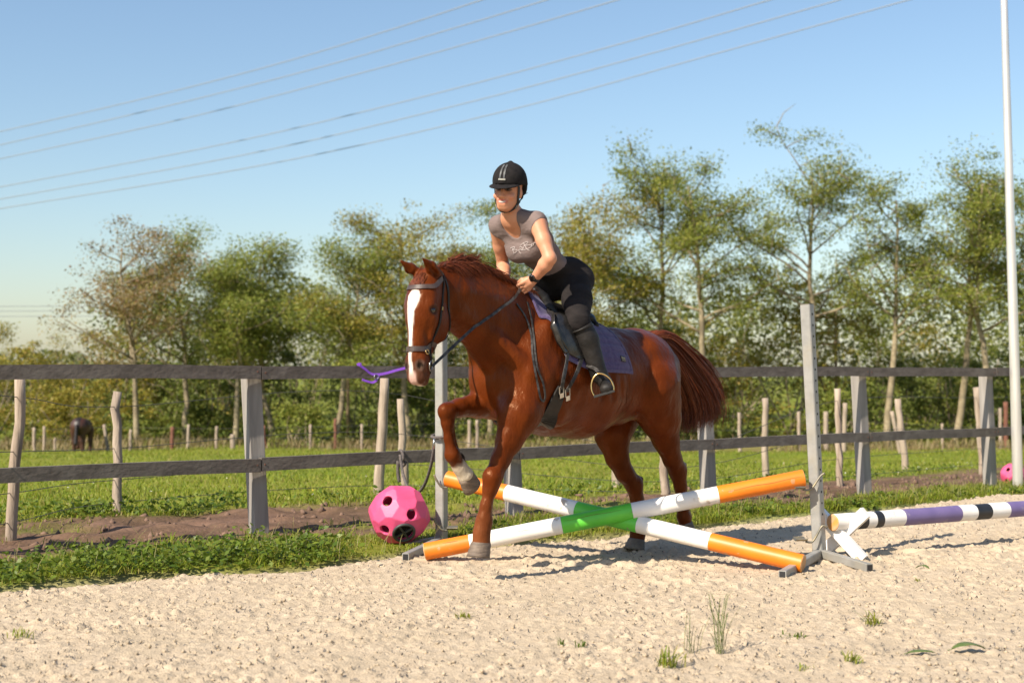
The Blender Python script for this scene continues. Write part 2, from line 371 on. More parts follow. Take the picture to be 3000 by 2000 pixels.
# ------------------------------------------------------------------ the ridden horse
horse_root = empty('horse', label='chestnut horse with white blaze lifting its forelegs over the crossed poles', cat='horse', mtx=HM)
HFd = Field((-.75, -.48, 0.0), (2.42, .52, 2.02), .0085)
LAT = (0, 1, 0)
def q4(u, v, rp, l): p = hp(u, v, l); return (*p, rp/pxs(p[0]))
F_ = HFd
F_.chain([(.14, 0, 1.165, .285), (.36, 0, 1.155, .300), (.68, 0, 1.130, .352), (.95, 0, 1.165, .362), (1.14, 0, 1.20, .335)], .05, LAT, .86)
F_.el((.09, 0, 1.185), (.265, .255, .275), .06)
for sg in (1, -1):
    F_.el((.055, sg*.135, 1.09), (.205, .135, .30), .06)
    F_.el((-.035, sg*.10, 1.10), (.12, .11, .24), .05)
    F_.el((.16, sg*.20, 1.05), (.12, .06, .20), .05)               # flank and stifle muscle
    F_.el((1.21, sg*.185, 1.22), (.155, .085, .29), .05, A=[[.93, 0, .36], [0, 1, 0], [-.36, 0, .93]])
    F_.el((1.39, sg*.105, 1.135), (.10, .105, .16), .04)           # pectorals
    F_.el((1.12, sg*.20, 1.02), (.13, .085, .16), .05)             # triceps
F_.rc((.92, 0, 1.45), (1.22, 0, 1.53), .10, .105, .07, LAT, .6)
F_.el((1.30, 0, 1.15), (.20, .23, .27), .06)
F_.el((.30, 0, .90), (.09, .06, .05), .05)                           # sheath
# neck
F_.chain([(1.20, 0, 1.36, .290), (1.42, .005, 1.455, .258), (1.62, .018, 1.556, .212), (1.82, .040, 1.612, .162), (1.99, .052, 1.625, .112)], .05, LAT, .52)
F_.chain([(1.24, 0, 1.60, .07), (1.45, .005, 1.675, .055), (1.66, .02, 1.735, .048), (1.84, .04, 1.735, .045), (1.97, .05, 1.705, .045)], .05, LAT, .7)
# head, in its own frame
PH = R(58); TL = R(9.2); RO = R(2); HS = .94
fw_w = np.array([-math.cos(PH), -math.sin(PH), 0]); lf_w = np.array([math.sin(PH), -math.cos(PH), 0]); up_w = np.array([0, 0, 1.])
ed_w = -up_w*math.cos(TL)+fw_w*math.sin(TL); ef_w = fw_w*math.cos(TL)+up_w*math.sin(TL)
ed_w, lf_w = ed_w*math.cos(RO)+lf_w*math.sin(RO), lf_w*math.cos(RO)-ed_w*math.sin(RO)
def tol(v): return np.array([v.dot(HF), v.dot(HL), v[2]])
ED, EF, EL = tol(ed_w), tol(ef_w), tol(lf_w)
POLL = np.array([2.036, .055, 1.676])
def hd(d, f, l): return POLL+(ED*d+EF*f+EL*l)*HS
def hl_(P): q = (np.asarray(P)-POLL)/HS; return np.stack([q@ED, q@EF, q@EL], -1)
F_.rc(hd(.02, -.01, 0), hd(.13, .02, 0), .092, .098, .04, EL, .92)
F_.rc(hd(.10, .028, 0), hd(.22, .028, 0), .090, .092, .03, EL, 1.0)
F_.rc(hd(.20, .045, 0), hd(.45, .045, 0), .082, .060, .03, EL, .82)
F_.rc(hd(.25, -.055, 0), hd(.47, .000, 0), .072, .044, .03, EL, .8)
F_.rc(hd(.47, .030, 0), hd(.545, .026, 0), .066, .060, .025, EL, .95)
for sg in (1, -1):
    F_.el(hd(.225, -.055, sg*.040), (.125, .118, .045), .03, A=[ED, EF, EL])      # cheek
    F_.el(hd(.160, .062, sg*.072), (.045, .03, .028), .02, A=[ED, EF, EL])        # brow
    F_.rc(hd(.235, .028, sg*.080), hd(.35, .022, sg*.062), .018, .012, .02)       # cheek crest
    F_.el(hd(.500, .062, sg*.040), (.045, .030, .028), .02, A=[ED, EF, EL])       # nostril rim
F_.rc(hd(.575, .040, -.02), hd(.575, .040, .02), .034, .034, .02)
F_.rc(hd(.585, -.008, -.014), hd(.585, -.008, .014), .028, .028, .012)
F_.rc(hd(.545, -.03, 0), hd(.56, -.02, 0), .032, .030, .02)
for sg in (1, -1):
    F_.el(hd(.510, .090, sg*.052), (.030, .018, .013), .008, A=[ED, EF, EL], op='cut')
    F_.el(hd(.188, .056, sg*.099), (.012, .020, .012), .008, A=[ED, EF, EL], op='cut'); F_.rc(hd(.170, .040, sg*.098), hd(.172, .072, sg*.090), .007, .006, .008)
    F_.rc(hd(.582, .012, sg*.05), hd(.578, .060, 0), .004, .004, .006, op='cut')
# ears: hollow, turned forward
for sg, (tu, tv) in ((1, (1238, 756)), (-1, (1173, 763))):
    b = hd(-.040, .000, sg*.056); tip = None
    for l_t in np.linspace(-.25, .35, 241):
        c_ = hp(tu, tv, l_t); e_ = abs(np.linalg.norm(c_-b)-.158)+max(0, -(c_-b).dot(EF))*2
        if tip is None or e_ < best: tip, best = c_, e_
    tipd = tip-b; mid = b+tipd*.45+EL*sg*.006
    F_.rc(b-tipd*.15, mid, .029, .033, .02, EF, .7); F_.rc(mid, tip, .032, .005, .010, EF, .7)
    op_dir = EF*.8+EL*sg*.35; op_dir = op_dir-tipd*op_dir.dot(tipd)/tipd.dot(tipd); op_dir /= np.linalg.norm(op_dir)
    F_.rc(b+tipd*.18+op_dir*.028, b+tipd*.80+op_dir*.024, .015, .007, .006, op='cut')
# legs
def leg(pts, k=.022):
    F_.chain(pts, k)
LF = [q4(1520, 1215, 52, .17), q4(1492, 1290, 32, .155), q4(1467, 1345, 25, .145), q4(1444, 1398, 24, .14), q4(1436, 1432, 17.5, .135), q4(1424, 1480, 13, .13), q4(1418, 1524, 19.5, .125), q4(1411, 1560, 20, .12), q4(1410, 1592, 27, .12)]
F_.rc((1.27, .16, 1.14), LF[0][:3], .12, LF[0][3], .09); F_.rc(LF[0][:3], LF[1][:3], LF[0][3], LF[1][3], .08)
leg(LF, .045)
F_.rc(q4(1445, 1424, 8, .135)[:3], q4(1437, 1482, 8, .13)[:3], .016, .0135, .006); F_.rc(q4(1437, 1482, 8, .13)[:3], q4(1432, 1522, 8, .125)[:3], .0135, .018, .008); F_.el(q4(1434, 1394, 8, .14)[:3], (.024, .032, .040), .03); F_.rc(q4(1486, 1275, 8, .18)[:3], q4(1462, 1338, 8, .16)[:3], .032, .018, .03)
F_.rc(LF[1][:3]+np.array([-.03, .0, .05]), np.array(LF[3][:3])+np.array([-.02, 0, .05]), .035, .018, .025)
F_.el(np.array(LF[6][:3])+np.array([-.022, 0, -.015]), (.03, .03, .035), .015)
RF = [q4(1478, 1180, 55, -.13), q4(1400, 1186, 38, -.13), q4(1345, 1194, 27, -.125), q4(1312, 1204, 25, -.12), q4(1311, 1238, 18, -.12), q4(1315, 1285, 13, -.12), q4(1325, 1332, 21, -.115), q4(1347, 1368, 20.5, -.115), q4(1362, 1390, 26, -.115)]
leg(RF)
F_.rc(q4(1323, 1236, 8, -.12)[:3], q4(1331, 1290, 8, -.12)[:3], .014, .012, .006); F_.rc(q4(1331, 1290, 8, -.12)[:3], q4(1340, 1326, 8, -.115)[:3], .012, .016, .008); F_.el(q4(1300, 1205, 8, -.12)[:3], (.028, .032, .036), .03)
F_.el(np.array(RF[6][:3])+np.array([-.025, 0, -.0]), (.03, .028, .03), .015)
LH = [q4(1905, 1130, 90, .16), q4(1935, 1225, 60, .165), q4(1950, 1285, 39, .16), q4(1970, 1345, 27, .155), q4(1985, 1378, 26, .15), q4(1994, 1425, 18, .15), q4(2001, 1480, 15.5, .15), q4(2004, 1512, 20, .145), q4(2008, 1532, 19, .145)]
leg(LH)
F_.rc(LH[3][:3], q4(2004, 1362, 10, .155)[:3], .02, .02, .02)
RHd = [q4(1835, 1150, 80, -.14), q4(1795, 1275, 52, -.13), q4(1808, 1340, 34, -.12), q4(1830, 1385, 27, -.11), q4(1857, 1418, 26, -.10), q4(1867, 1465, 19, -.095), q4(1870, 1520, 16.5, -.09), q4(1869, 1556, 22, -.085), q4(1866, 1580, 23, -.085)]
leg(RHd)
F_.rc(RHd[3][:3], q4(1876, 1404, 10, -.105)[:3], .02, .022, .02)
F_.rc((-.03, .0, 1.375), (-.10, .0, 1.405), .045, .03, .04)            # dock
def bulge(a, b, rr, h, k=.034):
    h *= .8
    P_ = F_.snap(np.array([a, b]), 0.0); N_ = F_.grad(P_); C_ = P_-N_*(rr-h); F_.rc(C_[0], C_[1], rr, rr*.9, k)
for sg in (1, -1):
    bulge((1.84, sg*.13, 1.50), (1.56, sg*.17, 1.36), .05, .010); bulge((1.56, sg*.17, 1.36), (1.38, sg*.21, 1.20), .06, .012)
    bulge((1.78, sg*.12, 1.63), (1.44, sg*.17, 1.60), .05, .008); bulge((1.22, sg*.24, 1.46), (1.38, sg*.24, 1.17), .05, .013)
    bulge((1.17, sg*.28, 1.14), (1.07, sg*.29, 1.06), .075, .016); bulge((.18, sg*.22, 1.36), (.02, sg*.25, 1.24), .12, .006, .06)
    bulge((-.08, sg*.20, 1.24), (-.03, sg*.26, .98), .07, .009); bulge((.19, sg*.27, 1.06), (.16, sg*.26, .94), .07, .012)
    for k_ in range(4):
        P_ = F_.snap(np.array([(.50+.10*k_, sg*.33, 1.02), (.53+.10*k_, sg*.33, 1.16)]), .006); F_.rc(P_[0], P_[1], .009, .009, .035, op='cut')
# cut the legs off where the hooves begin is not needed: hooves stand just proud of the pasterns
HV, HQd = F_.mesh()
hb = add('body', HV, HQd, M['horse'], horse_root, True)
# coat colours: chestnut, white blaze and sock, dark muzzle skin, dusty lower forelegs
base = np.array([.112, .0225, .0040]); cols = np.tile(base, (len(HV), 1))
def blend(mask, c): global cols; mask = np.clip(mask, 0, 1)[:, None]; cols = cols*(1-mask)+np.array(c)*mask
z = HV[:, 2]; hq = hl_(HV); d_, f_, l_ = hq.T
inhead = (HV[:, 0] > 1.82)
nz = (np.sin(HV[:, 0]*37+HV[:, 2]*23)+np.sin(HV[:, 1]*41-HV[:, 2]*31)+np.sin(HV[:, 0]*91+HV[:, 1]*77))/6
blend(np.clip((.75-z)/.5, 0, 1)*.35*(HV[:, 0] < .5), (.105, .030, .011))  # duller hind lower legs: a mild shade tone put into the coat colour
blend(np.clip((.55-z)/.3, 0, 1)*.45*(HV[:, 0] > 1.2), (.25, .092, .036))
mz = inhead & (d_ > .40)
blend(mz*np.clip((d_-.46)/.10, 0, 1)*(.55+.5*nz), (.085, .045, .032))
wl = np.interp(d_, [.06, .085, .11, .15, .20, .30, .42, .47, .53, .60], [0, .030, .044, .042, .027, .019, .017, .014, .016, .022])
l0 = np.interp(d_, [.06, .12, .20, .45, .60], [.010, .004, -.006, -.010, -.004])
ed = (wl+nz*.006-np.abs(l_-l0))/.006
blend(inhead*(f_ > .045-np.clip(d_-.5, 0, 1)*.6)*np.clip(ed, 0, 1)*(d_ > .06), (.80, .76, .70))
blend(inhead*np.clip((d_-.535)/.03, 0, 1)*np.clip((.03-np.abs(l_))/.012, 0, 1)*(f_ > .02), (.62, .42, .36))
nost = np.min([np.linalg.norm(hq-np.array([.510, .085, sg*.050]), axis=1) for sg in (1, -1)], axis=0)
blend(inhead*np.clip((.040-nost)/.012, 0, 1)*.75, (.10, .065, .052)); blend(inhead*np.clip((.024-nost)/.008, 0, 1), (.012, .008, .007))
eyd = np.min([np.linalg.norm((hq-np.array([.186, .055, sg*.096]))*np.array([1, .8, 1]), axis=1) for sg in (1, -1)], axis=0)
blend(inhead*np.clip((.034-eyd)/.012, 0, 1)*.85, (.03, .014, .010))
for a, b, r_ in ((RF[6], RF[8], .075),):
    a = np.array(a[:3]); b = np.array(b[:3]); t = np.clip(((HV-a)@(b-a))/((b-a)@(b-a)), 0, 1.3); dd = np.linalg.norm(HV-a-t[:, None]*(b-a), axis=1)
    tt = ((HV-a)@(b-a))/((b-a)@(b-a))
    blend((dd < .09)*np.clip((tt+nz*.3-.35)/.12, 0, 1), (.56, .48, .36))
eard = np.min([np.linalg.norm(HV-(hd(-.045, 0, sg*.055)+(ED*-.135+EF*.075)*.5+EF*.02), axis=1) for sg in (1, -1)], axis=0)
blend(inhead*(d_ < -.05)*np.clip((.05-eard)/.03, 0, 1)*.6, (.05, .018, .010))
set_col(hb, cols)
for sg in (1, -1):
    MBs = MB(); n = 12
    V = []; Fc = []
    for i in range(9):
        for j in range(16):
            a = math.pi*i/8; b = 2*math.pi*j/16; V.append(hd(.186, .050, sg*.084)+.0195*(math.sin(a)*math.cos(b)*ED+math.sin(a)*math.sin(b)*EF+math.cos(a)*EL))
    for i in range(8):
        for j in range(16): Fc.append((i*16+j, i*16+(j+1) % 16, (i+1)*16+(j+1) % 16, (i+1)*16+j))
    add('eye', V, Fc, M['eye'], horse_root, True)
def hoof(top, bot, rt, rb, toe, m):
    top = np.array(top, float); bot = np.array(bot, float); ax = bot-top; ax /= np.linalg.norm(ax); t = np.array(toe, float); t -= ax*t.dot(ax); t /= np.linalg.norm(t); sd = np.cross(ax, t)
    V = []; n = 20; rows = 6
    for i in range(rows):
        k = i/(rows-1); c = top+(bot-top)*k+t*rb*.22*k; r = rt+(rb-rt)*k+(.0025 if i % 2 else 0)
        for j in range(n):
            a = 2*math.pi*j/n; fr = math.cos(a); rr = r*(1+.13*max(fr, 0)-.06*max(-fr, 0))
            V.append(c+t*rr*fr+sd*r*.96*math.sin(a))
    Fc = [(i*n+j, i*n+(j+1) % n, (i+1)*n+(j+1) % n, (i+1)*n+j) for i in range(rows-1) for j in range(n)]+[tuple(range(n-1, -1, -1)), tuple(range((rows-1)*n, rows*n))]
    return add('hoof', V, Fc, m, horse_root, True)
sc_f = lambda p: pxs(p[0])
p = hp(1411, 1588, .12); b_ = hp(1407, 1632, .12); hoof(p, b_, 28/sc_f(p), 34/sc_f(p), (1, 0, .0), M['hoof'])
p = hp(1362, 1388, -.115); b_ = hp(1385, 1418, -.125); hoof(p, b_, 25/sc_f(p), 29/sc_f(p), (.3, 0, -1), M['hoof'])
p = hp(2007, 1527, .145); b_ = hp(2011, 1552, .145); hoof(p, b_, 19/sc_f(p), 21/sc_f(p), (-.2, .6, -1), M['hoof_dark'])
p = hp(1866, 1578, -.085); b_ = hp(1862, 1612, -.085); b_[2] = .005; hoof(p, b_, 24/sc_f(p), 31/sc_f(p), (1, 0, 0), M['hoof_dark'])

def strands(name, roots, guides, wfun, rad, mt, parent, nseg=12):
    pass
def hair_mesh(name, lines, r0, mt, parent):
    L = np.asarray(lines); n, k, _ = L.shape
    T = np.gradient(L, axis=1); T /= np.linalg.norm(T, axis=2)[..., None]+1e-9
    ref = rng.normal(size=(n, 1, 3)); N = np.cross(T, np.broadcast_to(ref, T.shape)); N /= np.linalg.norm(N, axis=2)[..., None]+1e-9; B = np.cross(T, N)
    prof = np.interp(np.linspace(0, 1, k), [0, .6, 1], [1, .9, .15])[None, :, None]*np.asarray(r0).reshape(-1, 1, 1)
    rings = [L+prof*(math.cos(a)*N+math.sin(a)*B) for a in (0, 2.1, 4.2)]
    V = np.stack(rings, 2).reshape(-1, 3)
    ii = np.arange(n)[:, None, None]*k*3; jj = np.arange(k-1)[None, :, None]*3; c = np.arange(3)[None, None, :]; c2 = (c+1) % 3
    Fq = np.stack([ii+jj+c, ii+jj+c2, ii+jj+3+c2, ii+jj+3+c], -1).reshape(-1, 4)
    return add(name, V, Fq, mt, parent, True)
def gl(pts, l, n=14): return smoothline(np.array([hp(u, v, l) for u, v in pts]), n)
# tail: hair thrown back by the jump
G = [gl([(1884, 984), (1928, 968), (1985, 1000), (2048, 1052), (2090, 1110), (2106, 1178), (2100, 1228)], 0),
     gl([(1886, 990), (1928, 984), (1980, 1030), (2030, 1090), (2064, 1150), (2080, 1205), (2070, 1240)], 0),
     gl([(1888, 996), (1928, 1004), (1972, 1058), (2012, 1118), (2040, 1175), (2046, 1228), (2034, 1250)], 0),
     gl([(1890, 1004), (1928, 1030), (1962, 1085), (1986, 1140), (2003, 1195), (2002, 1245), (1994, 1262)], 0)]
G = np.array(G); nT = 2400
wv = np.sort(rng.beta(1.1, 1.1, nT))*3; i0 = np.minimum(wv.astype(int), 2); fr = (wv-i0)[:, None, None]
lines = G[i0]*(1-fr)+G[i0+1]*fr
tt = np.linspace(0, 1, 14)[None, :]
wave = rng.uniform(0, 6.28, (nT//40+1)).repeat(40)[:nT][:, None]+rng.normal(0, .3, nT)[:, None]
lat = rng.normal(0, .028, nT)[:, None]*(1+tt*1.6)
lines[:, :, 1] += lat+.012*np.sin(wave+tt*9)*tt
perp = .024*np.sin(wave*1.7+tt*7)*tt+rng.normal(0, .020, nT)[:, None]*tt+.03*(rng.random(nT)<.06)[:, None]*tt*rng.normal(0, 1, nT)[:, None]
lines[:, :, 2] += perp; lines[:, :, 0] += perp*.5
for c_ in range(0, nT, 40):
    seg = lines[c_:c_+40]; mid_ = seg.mean(0, keepdims=True); ph = rng.uniform(0, 6.28); am = rng.uniform(.01, .045)
    sway = am*np.sin(ph+tt[..., None]*rng.uniform(5, 9))*tt[..., None]**1.3
    lines[c_:c_+40] = mid_+(seg-mid_)*(1.15-.45*tt[..., None])+sway*np.array([.55, .35, .8])
cutl = 1.05-.55*rng.random(nT)**1.3
for i in range(nT):
    pos = np.clip(np.linspace(0, 13*cutl[i], 14), 0, 13.6); a = np.minimum(pos.astype(int), 12); f = (pos-a)[:, None]; lines[i] = lines[i][a]*(1-f)+lines[i][a+1]*f
hair_mesh('tail', lines, rng.uniform(.0016, .0030, nT), M['tailm'], horse_root)
# mane: short fringe along the crest, locks blown back behind the ears, forelock
crest = smoothline(np.array([(1.99, .052, 1.745), (1.86, .045, 1.775), (1.66, .02, 1.783), (1.45, .005, 1.730), (1.28, 0, 1.672), (1.18, 0, 1.640)]), 60)
lines = []; rr_ = []
for i in range(1700):
    k = rng.uniform(0, 59); a = int(min(k, 58)); p0 = crest[a]*(1-(k-a))+crest[a+1]*(k-a)+np.array([0, rng.normal(0, .012), -.008])
    side = -1 if rng.uniform() < .62 else 1; Ln = rng.uniform(.09, .22)
    up = .022*rng.random()**2+(.035*rng.random() if rng.random() < .08 else 0); out = rng.uniform(.025, .065)
    pts = [p0, p0+np.array([-.25*Ln, side*out*.35, up+.008]), p0+np.array([-.6*Ln, side*out*.85, up*.9-.010]), p0+np.array([-.95*Ln, side*out*1.2, -.035+up*.4-rng.uniform(0, .03)])]
    lines.append(smoothline(np.array(pts), 8)); rr_.append(rng.uniform(.0014, .0026))
hair_mesh('mane', lines, rr_, M['mane'], horse_root)
lines = []; rr_ = []
def lock(pix, n, spread, l=.03, lsp=.015):
    g = gl(pix, l, 8)
    for i in range(n):
        o = rng.normal(0, 1, 3)*spread; t = np.linspace(0, 1, 8)[:, None]; w_ = rng.uniform(0, 6)
        e = rng.uniform(.75, 1.0); gg = g[0]+(g-g[0])*e
        lines.append(gg+o*(.6+.8*t)*np.array([1, 1, 1])+np.array([0, rng.normal(0, lsp), .006*math.sin(w_)])*t); rr_.append(rng.uniform(.0014, .0028))
lock([(1288, 792), (1318, 772), (1352, 757), (1385, 757), (1416, 744)], 110, .010)
lock([(1285, 796), (1325, 782), (1360, 770), (1395, 768), (1412, 750)], 80, .012)
lock([(1292, 800), (1335, 786), (1372, 772), (1398, 778), (1424, 786)], 80, .012)
lock([(1300, 790), (1330, 768), (1358, 754), (1372, 748)], 40, .012)
lock([(1296, 806), (1350, 796), (1400, 800), (1445, 816)], 90, .010)
hair_mesh('mane_lock', lines, rr_, M['mane'], horse_root)
lines = []; rr_ = []
for i in range(160):
    p0 = hd(-.055+rng.normal(0, .012), .03, rng.normal(0, .022)); e = hd(.06+rng.uniform(-.03, .03), .125, rng.normal(0, .03)); m_ = (p0+e)/2+EF*.012+rng.normal(0, .004, 3)
    pr = np.array([p0, m_, e]); pr[1:] = F_.snap(pr[1:], .006); lines.append(smoothline(pr, 6)); rr_.append(.0018)
hair_mesh('forelock', lines, rr_, M['mane'], horse_root)
# fetlock feather on the lifted leg
lines = []
for i in range(60):
    b0 = np.array(RF[6][:3])+np.array([-.045, 0, -.005])+rng.normal(0, .010, 3); lines.append(smoothline(np.array([b0, b0+np.array([-.02, rng.normal(0, .01), -.015]), b0+np.array([-.03, rng.normal(0, .015), -.045])]), 5))
hair_mesh('fetlock_hair', lines, [.002]*60, M['hair_dark'], horse_root)

# ------------------------------------------------------------------ tack
def strap_on(mb, pix, wd, th, off=.003, n=26, fld=None):
    P = (fld or F_).trace(pix, off, n)
    if len(P) < 2: return P
    mb.ribbon(P, (fld or F_).grad(P), wd, th); return P
def loop_on(mb, pts, wd, th, off=.003, n=40):
    P = F_.snap(smoothline(np.array(pts), n), off); mb.ribbon(P, F_.grad(P), wd, th); return P
bridle = empty('bridle', label='brown leather bridle with browband and noseband on the chestnut horse head', cat='bridle', mtx=HM)
m = MB(); loop_on(m, [hd(-.015, -.02, .10), hd(.04, .05, .10), hd(.058, .10, .06), hd(.062, .125, 0), hd(.058, .10, -.06), hd(.04, .05, -.10), hd(-.015, -.02, -.10)], .026, .005); m.build('browband', M['leather_br'], bridle)
m = MB(); loop_on(m, [hd(.40, -.09, .02), hd(.385, -.03, .085), hd(.405, .04, .075), hd(.415, .085, .05), hd(.418, .11, 0), hd(.415, .085, -.05), hd(.405, .04, -.075), hd(.385, -.03, -.085), hd(.40, -.09, -.02)], .027, .006, n=60); m.build('noseband', M['leather_br'], bridle)
for sg in (1, -1):
    m = MB(); loop_on(m, [hd(-.05, -.03, 0), hd(-.02, -.05, sg*.09), hd(.08, -.04, sg*.11), hd(.19, -.02, sg*.11), hd(.30, -.01, sg*.10), hd(.37, -.005, sg*.09)], .017, .005); cp_ = m.build('cheekpiece', M['leather'], bridle)
    m = MB(); pp = F_.snap(np.array([hd(.165, -.025, sg*.11)]), .008)[0]; nn = F_.grad(pp[None])[0]; m.box(pp, (.020, .014, .008), (ED, np.cross(nn, ED), nn)); m.build('buckle', M['brass'], cp_)
    m = MB(); loop_on(m, [hd(-.05, -.03, 0), hd(.0, -.08, sg*.08), hd(.16, -.13, sg*.07), hd(.29, -.15, sg*.05), hd(.35, -.12, sg*.015)], .013, .004); m.build('throat_latch', M['leather'], bridle)
    m = MB(); loop_on(m, [hd(.37, -.005, sg*.09), hd(.44, .0, sg*.08), hd(.475, .0, sg*.07)], .018, .005, n=12); m.build('bit_strap', M['leather'], bridle)
    m = MB(); loop_on(m, [hd(.425, .03, sg*.08), hd(.475, -.01, sg*.07), hd(.52, -.05, sg*.045), hd(.535, -.065, 0)], .013, .004, n=16); m.build('flash_strap', M['leather'], bridle)
    for c, r, mt, nm in ((hd(.500, .002, sg*.066), .026, 'steel', 'bit_ring'), (hd(.424, .045, sg*.075), .013, 'brass', 'noseband_ring')):
        c = F_.snap(c[None], .006)[0]; nn = F_.grad(c[None])[0]; t1 = np.cross(nn, ED); t1 /= np.linalg.norm(t1); t2 = np.cross(nn, t1)
        a = np.linspace(0, 2*math.pi, 19); m = MB(); m.tube([c+r*(math.cos(q)*t1+math.sin(q)*t2) for q in a], .003, 6, False); m.build(nm, M[mt], bridle, True)
# reins: from the bit to the hand, then hanging loops over the shoulder
hand_l = hp(1524, 846, .075)
m = MB(); a = F_.snap(hd(.500, -.012, .070)[None], .012)[0]
P = smoothline(np.array([a, hp(1400, 949, .12), hp(1494, 880, .115), hp(1512, 862, .095), hand_l]), 40)
for i in range(len(P)):
    if F_.val(P[i][None])[0] < .006: P[i] = F_.snap(P[i][None], .006)[0]
m.ribbon(P, np.array([.15, .9, .4]), .016, .004); m.build('rein', M['strap_worn'], bridle)
m = MB(); a2 = F_.snap(hd(.500, -.012, -.070)[None], .012)[0]; P = smoothline(np.array([a2, (1.75, -.14, 1.42), (1.45, -.17, 1.62), hp(1500, 852, -.06)]), 40)
for i in range(len(P)):
    if F_.val(P[i][None])[0] < .006: P[i] = F_.snap(P[i][None], .006)[0]
m.ribbon(P, np.array([.15, -.9, .4]), .016, .004); m.build('rein', M['leather'], bridle)
for pix, wd in (([(1514, 890), (1540, 930), (1556, 980), (1560, 1040), (1572, 1110), (1583, 1165), (1592, 1176)], .011), ([(1545, 885), (1556, 930), (1564, 990), (1572, 1070), (1590, 1120), (1597, 1160), (1592, 1176)], .011)):
    P = F_.trace(pix, .006, 40); m = MB(); m.ribbon(P, F_.grad(P), wd, .004); m.build('rein_end', M['strap_worn'], bridle)

# saddle pad, laid on the body: rays from the barrel axis outwards
def drape(s, ang, off):
    c = np.array([s, 0, 1.16]); d = np.array([0, math.sin(ang), math.cos(ang)]); r = .52
    prev = 1
    while r > .05:
        f = float(F_.val((c+d*r)[None])[0])-off
        if f <= 0.0005: break
        r -= max(f*.7, .001)
    return c+d*r
def sheet(name, s_of, a_lim, ns, na, off, th, mt, parent, bumpf=None):
    V = []
    for lay in (0, 1):
        for i in range(na+1):
            for j in range(ns+1):
                fa = -1+2*i/na; a = fa*a_lim(j/ns); s = s_of(j/ns, a)
                p = drape(s, a, off+lay*th+(bumpf(s, a) if bumpf and lay else 0)); V.append(p)
    W = ns+1; N = W*(na+1); Fc = []
    for i in range(na):
        for j in range(ns):
            a = i*W+j; Fc.append((a, a+1, a+W+1, a+W)); b = a+N; Fc.append((b, b+W, b+W+1, b+1))
    edge = [j for j in range(W)]+[(i+1)*W-1 for i in range(1, na+1)]+[na*W+j for j in range(W-2, -1, -1)]+[i*W for i in range(na-1, 0, -1)]
    for k in range(len(edge)): a = edge[k]; b = edge[(k+1) % len(edge)]; Fc.append((b, a, a+N, b+N))
    return add(name, V, Fc, mt, parent, True)
pad = empty('saddle_pad', label='quilted purple saddle pad under the black saddle', cat='saddle pad', mtx=HM)
def pad_s(t, a):
    aa = abs(a); fr_ = 1.215-.10*max(0, (aa-.75)/.7)**2-.03*max(0, aa-.2); re = .60-.10*min(1, aa/1.45)
    return re+(fr_-re)*t
def pad_a(t): return 1.47+.05*(1-t)-.20*max(0, (t-.72)/.28)**2
def quilt(s, a):
    q = abs(((abs(a)*.40)/.075) % 1-.5); e = abs(((s-.5)/.20) % 1-.5); return .007*(min(1, (0.5-q)*6)-1)+.004*(min(1, (.5-e)*10)-1)
sheet('quilted_cloth', pad_s, pad_a, 48, 84, .004, .014, M['pad'], pad, quilt)
for sg in (1, -1):
    pts = [drape(pad_s(t, sg*pad_a(t)), sg*(pad_a(t)-.012), .017) for t in np.linspace(0, 1, 30)]
    m = MB(); P = np.array(pts); m.ribbon(P, F_.grad(P), .020, .004); m.build('edge_binding', M['pad_trim'], pad)
    for t0 in (0.0, 1.0):
        P = np.array([drape(pad_s(t0, sg*a)+(.012 if t0 == 0 else -.012), sg*a, .017) for a in np.linspace(.15, pad_a(t0)-.01, 30)])
        m = MB(); m.ribbon(P, F_.grad(P), .020, .004); m.build('edge_binding', M['pad_trim'], pad)
def padhit(u, v, off=.022):
    return F_.raycast(u, v, off=off)
c = padhit(1826, 1051); n_ = F_.grad(c[None])[0]; cx = padhit(1834, 1053)-padhit(1818, 1049); cx /= np.linalg.norm(cx); cy = np.cross(n_, cx); cx = np.cross(cy, n_)
m = MB(); m.box(c, (.050, .034, .004), (cx, cy, n_)); bd = m.build('badge', M['badge'], pad)
m = MB()
for k, hgt in enumerate((.015, .013, .010, .010, .012, .015)):
    m.box(c+cx*(-.018+.0068*k)+cy*.004+n_*.003, (.0038 if k % 2 else .0048, hgt, .002), (cx, cy, n_))
m.box(c-cy*.010+n_*.003, (.036, .003, .002), (cx, cy, n_)); m.build('stitched_lettering', M['badge_txt'], bd)

saddle = empty('saddle', label='black leather jumping saddle with brass stirrup on the chestnut horse', cat='saddle', mtx=HM)
SF = Field((.50, -.46, 1.0), (1.32, .46, 1.86), .006)
SF.rc((.66, 0, 1.505), (.85, 0, 1.515), .060, .050, .03, (0, 0, 1), .55); SF.el((.70, 0, 1.515), (.09, .14, .03), .03)
SF.rc((.85, 0, 1.515), (1.10, 0, 1.60), .06, .045, .04)
for sg in (1, -1):
    SF.rc((1.115, sg*.035, 1.660), (1.08, sg*.075, 1.625), .034, .030, .02)
    SF.rc((1.08, sg*.08, 1.60), (1.04, sg*.15, 1.50), .028, .024, .02); SF.rc((.68, sg*.09, 1.51), (.68, sg*.15, 1.47), .025, .02, .02)
    SF.rc((.66, sg*.06, 1.50), (1.05, sg*.07, 1.56), .05, .05, .03)
SF.el((1.135, 0, 1.60), (.05, .03, .03), .015, op='cut')
SV, SQ = SF.mesh(); add('seat_and_pommel', SV, SQ, M['leather'], saddle, True)
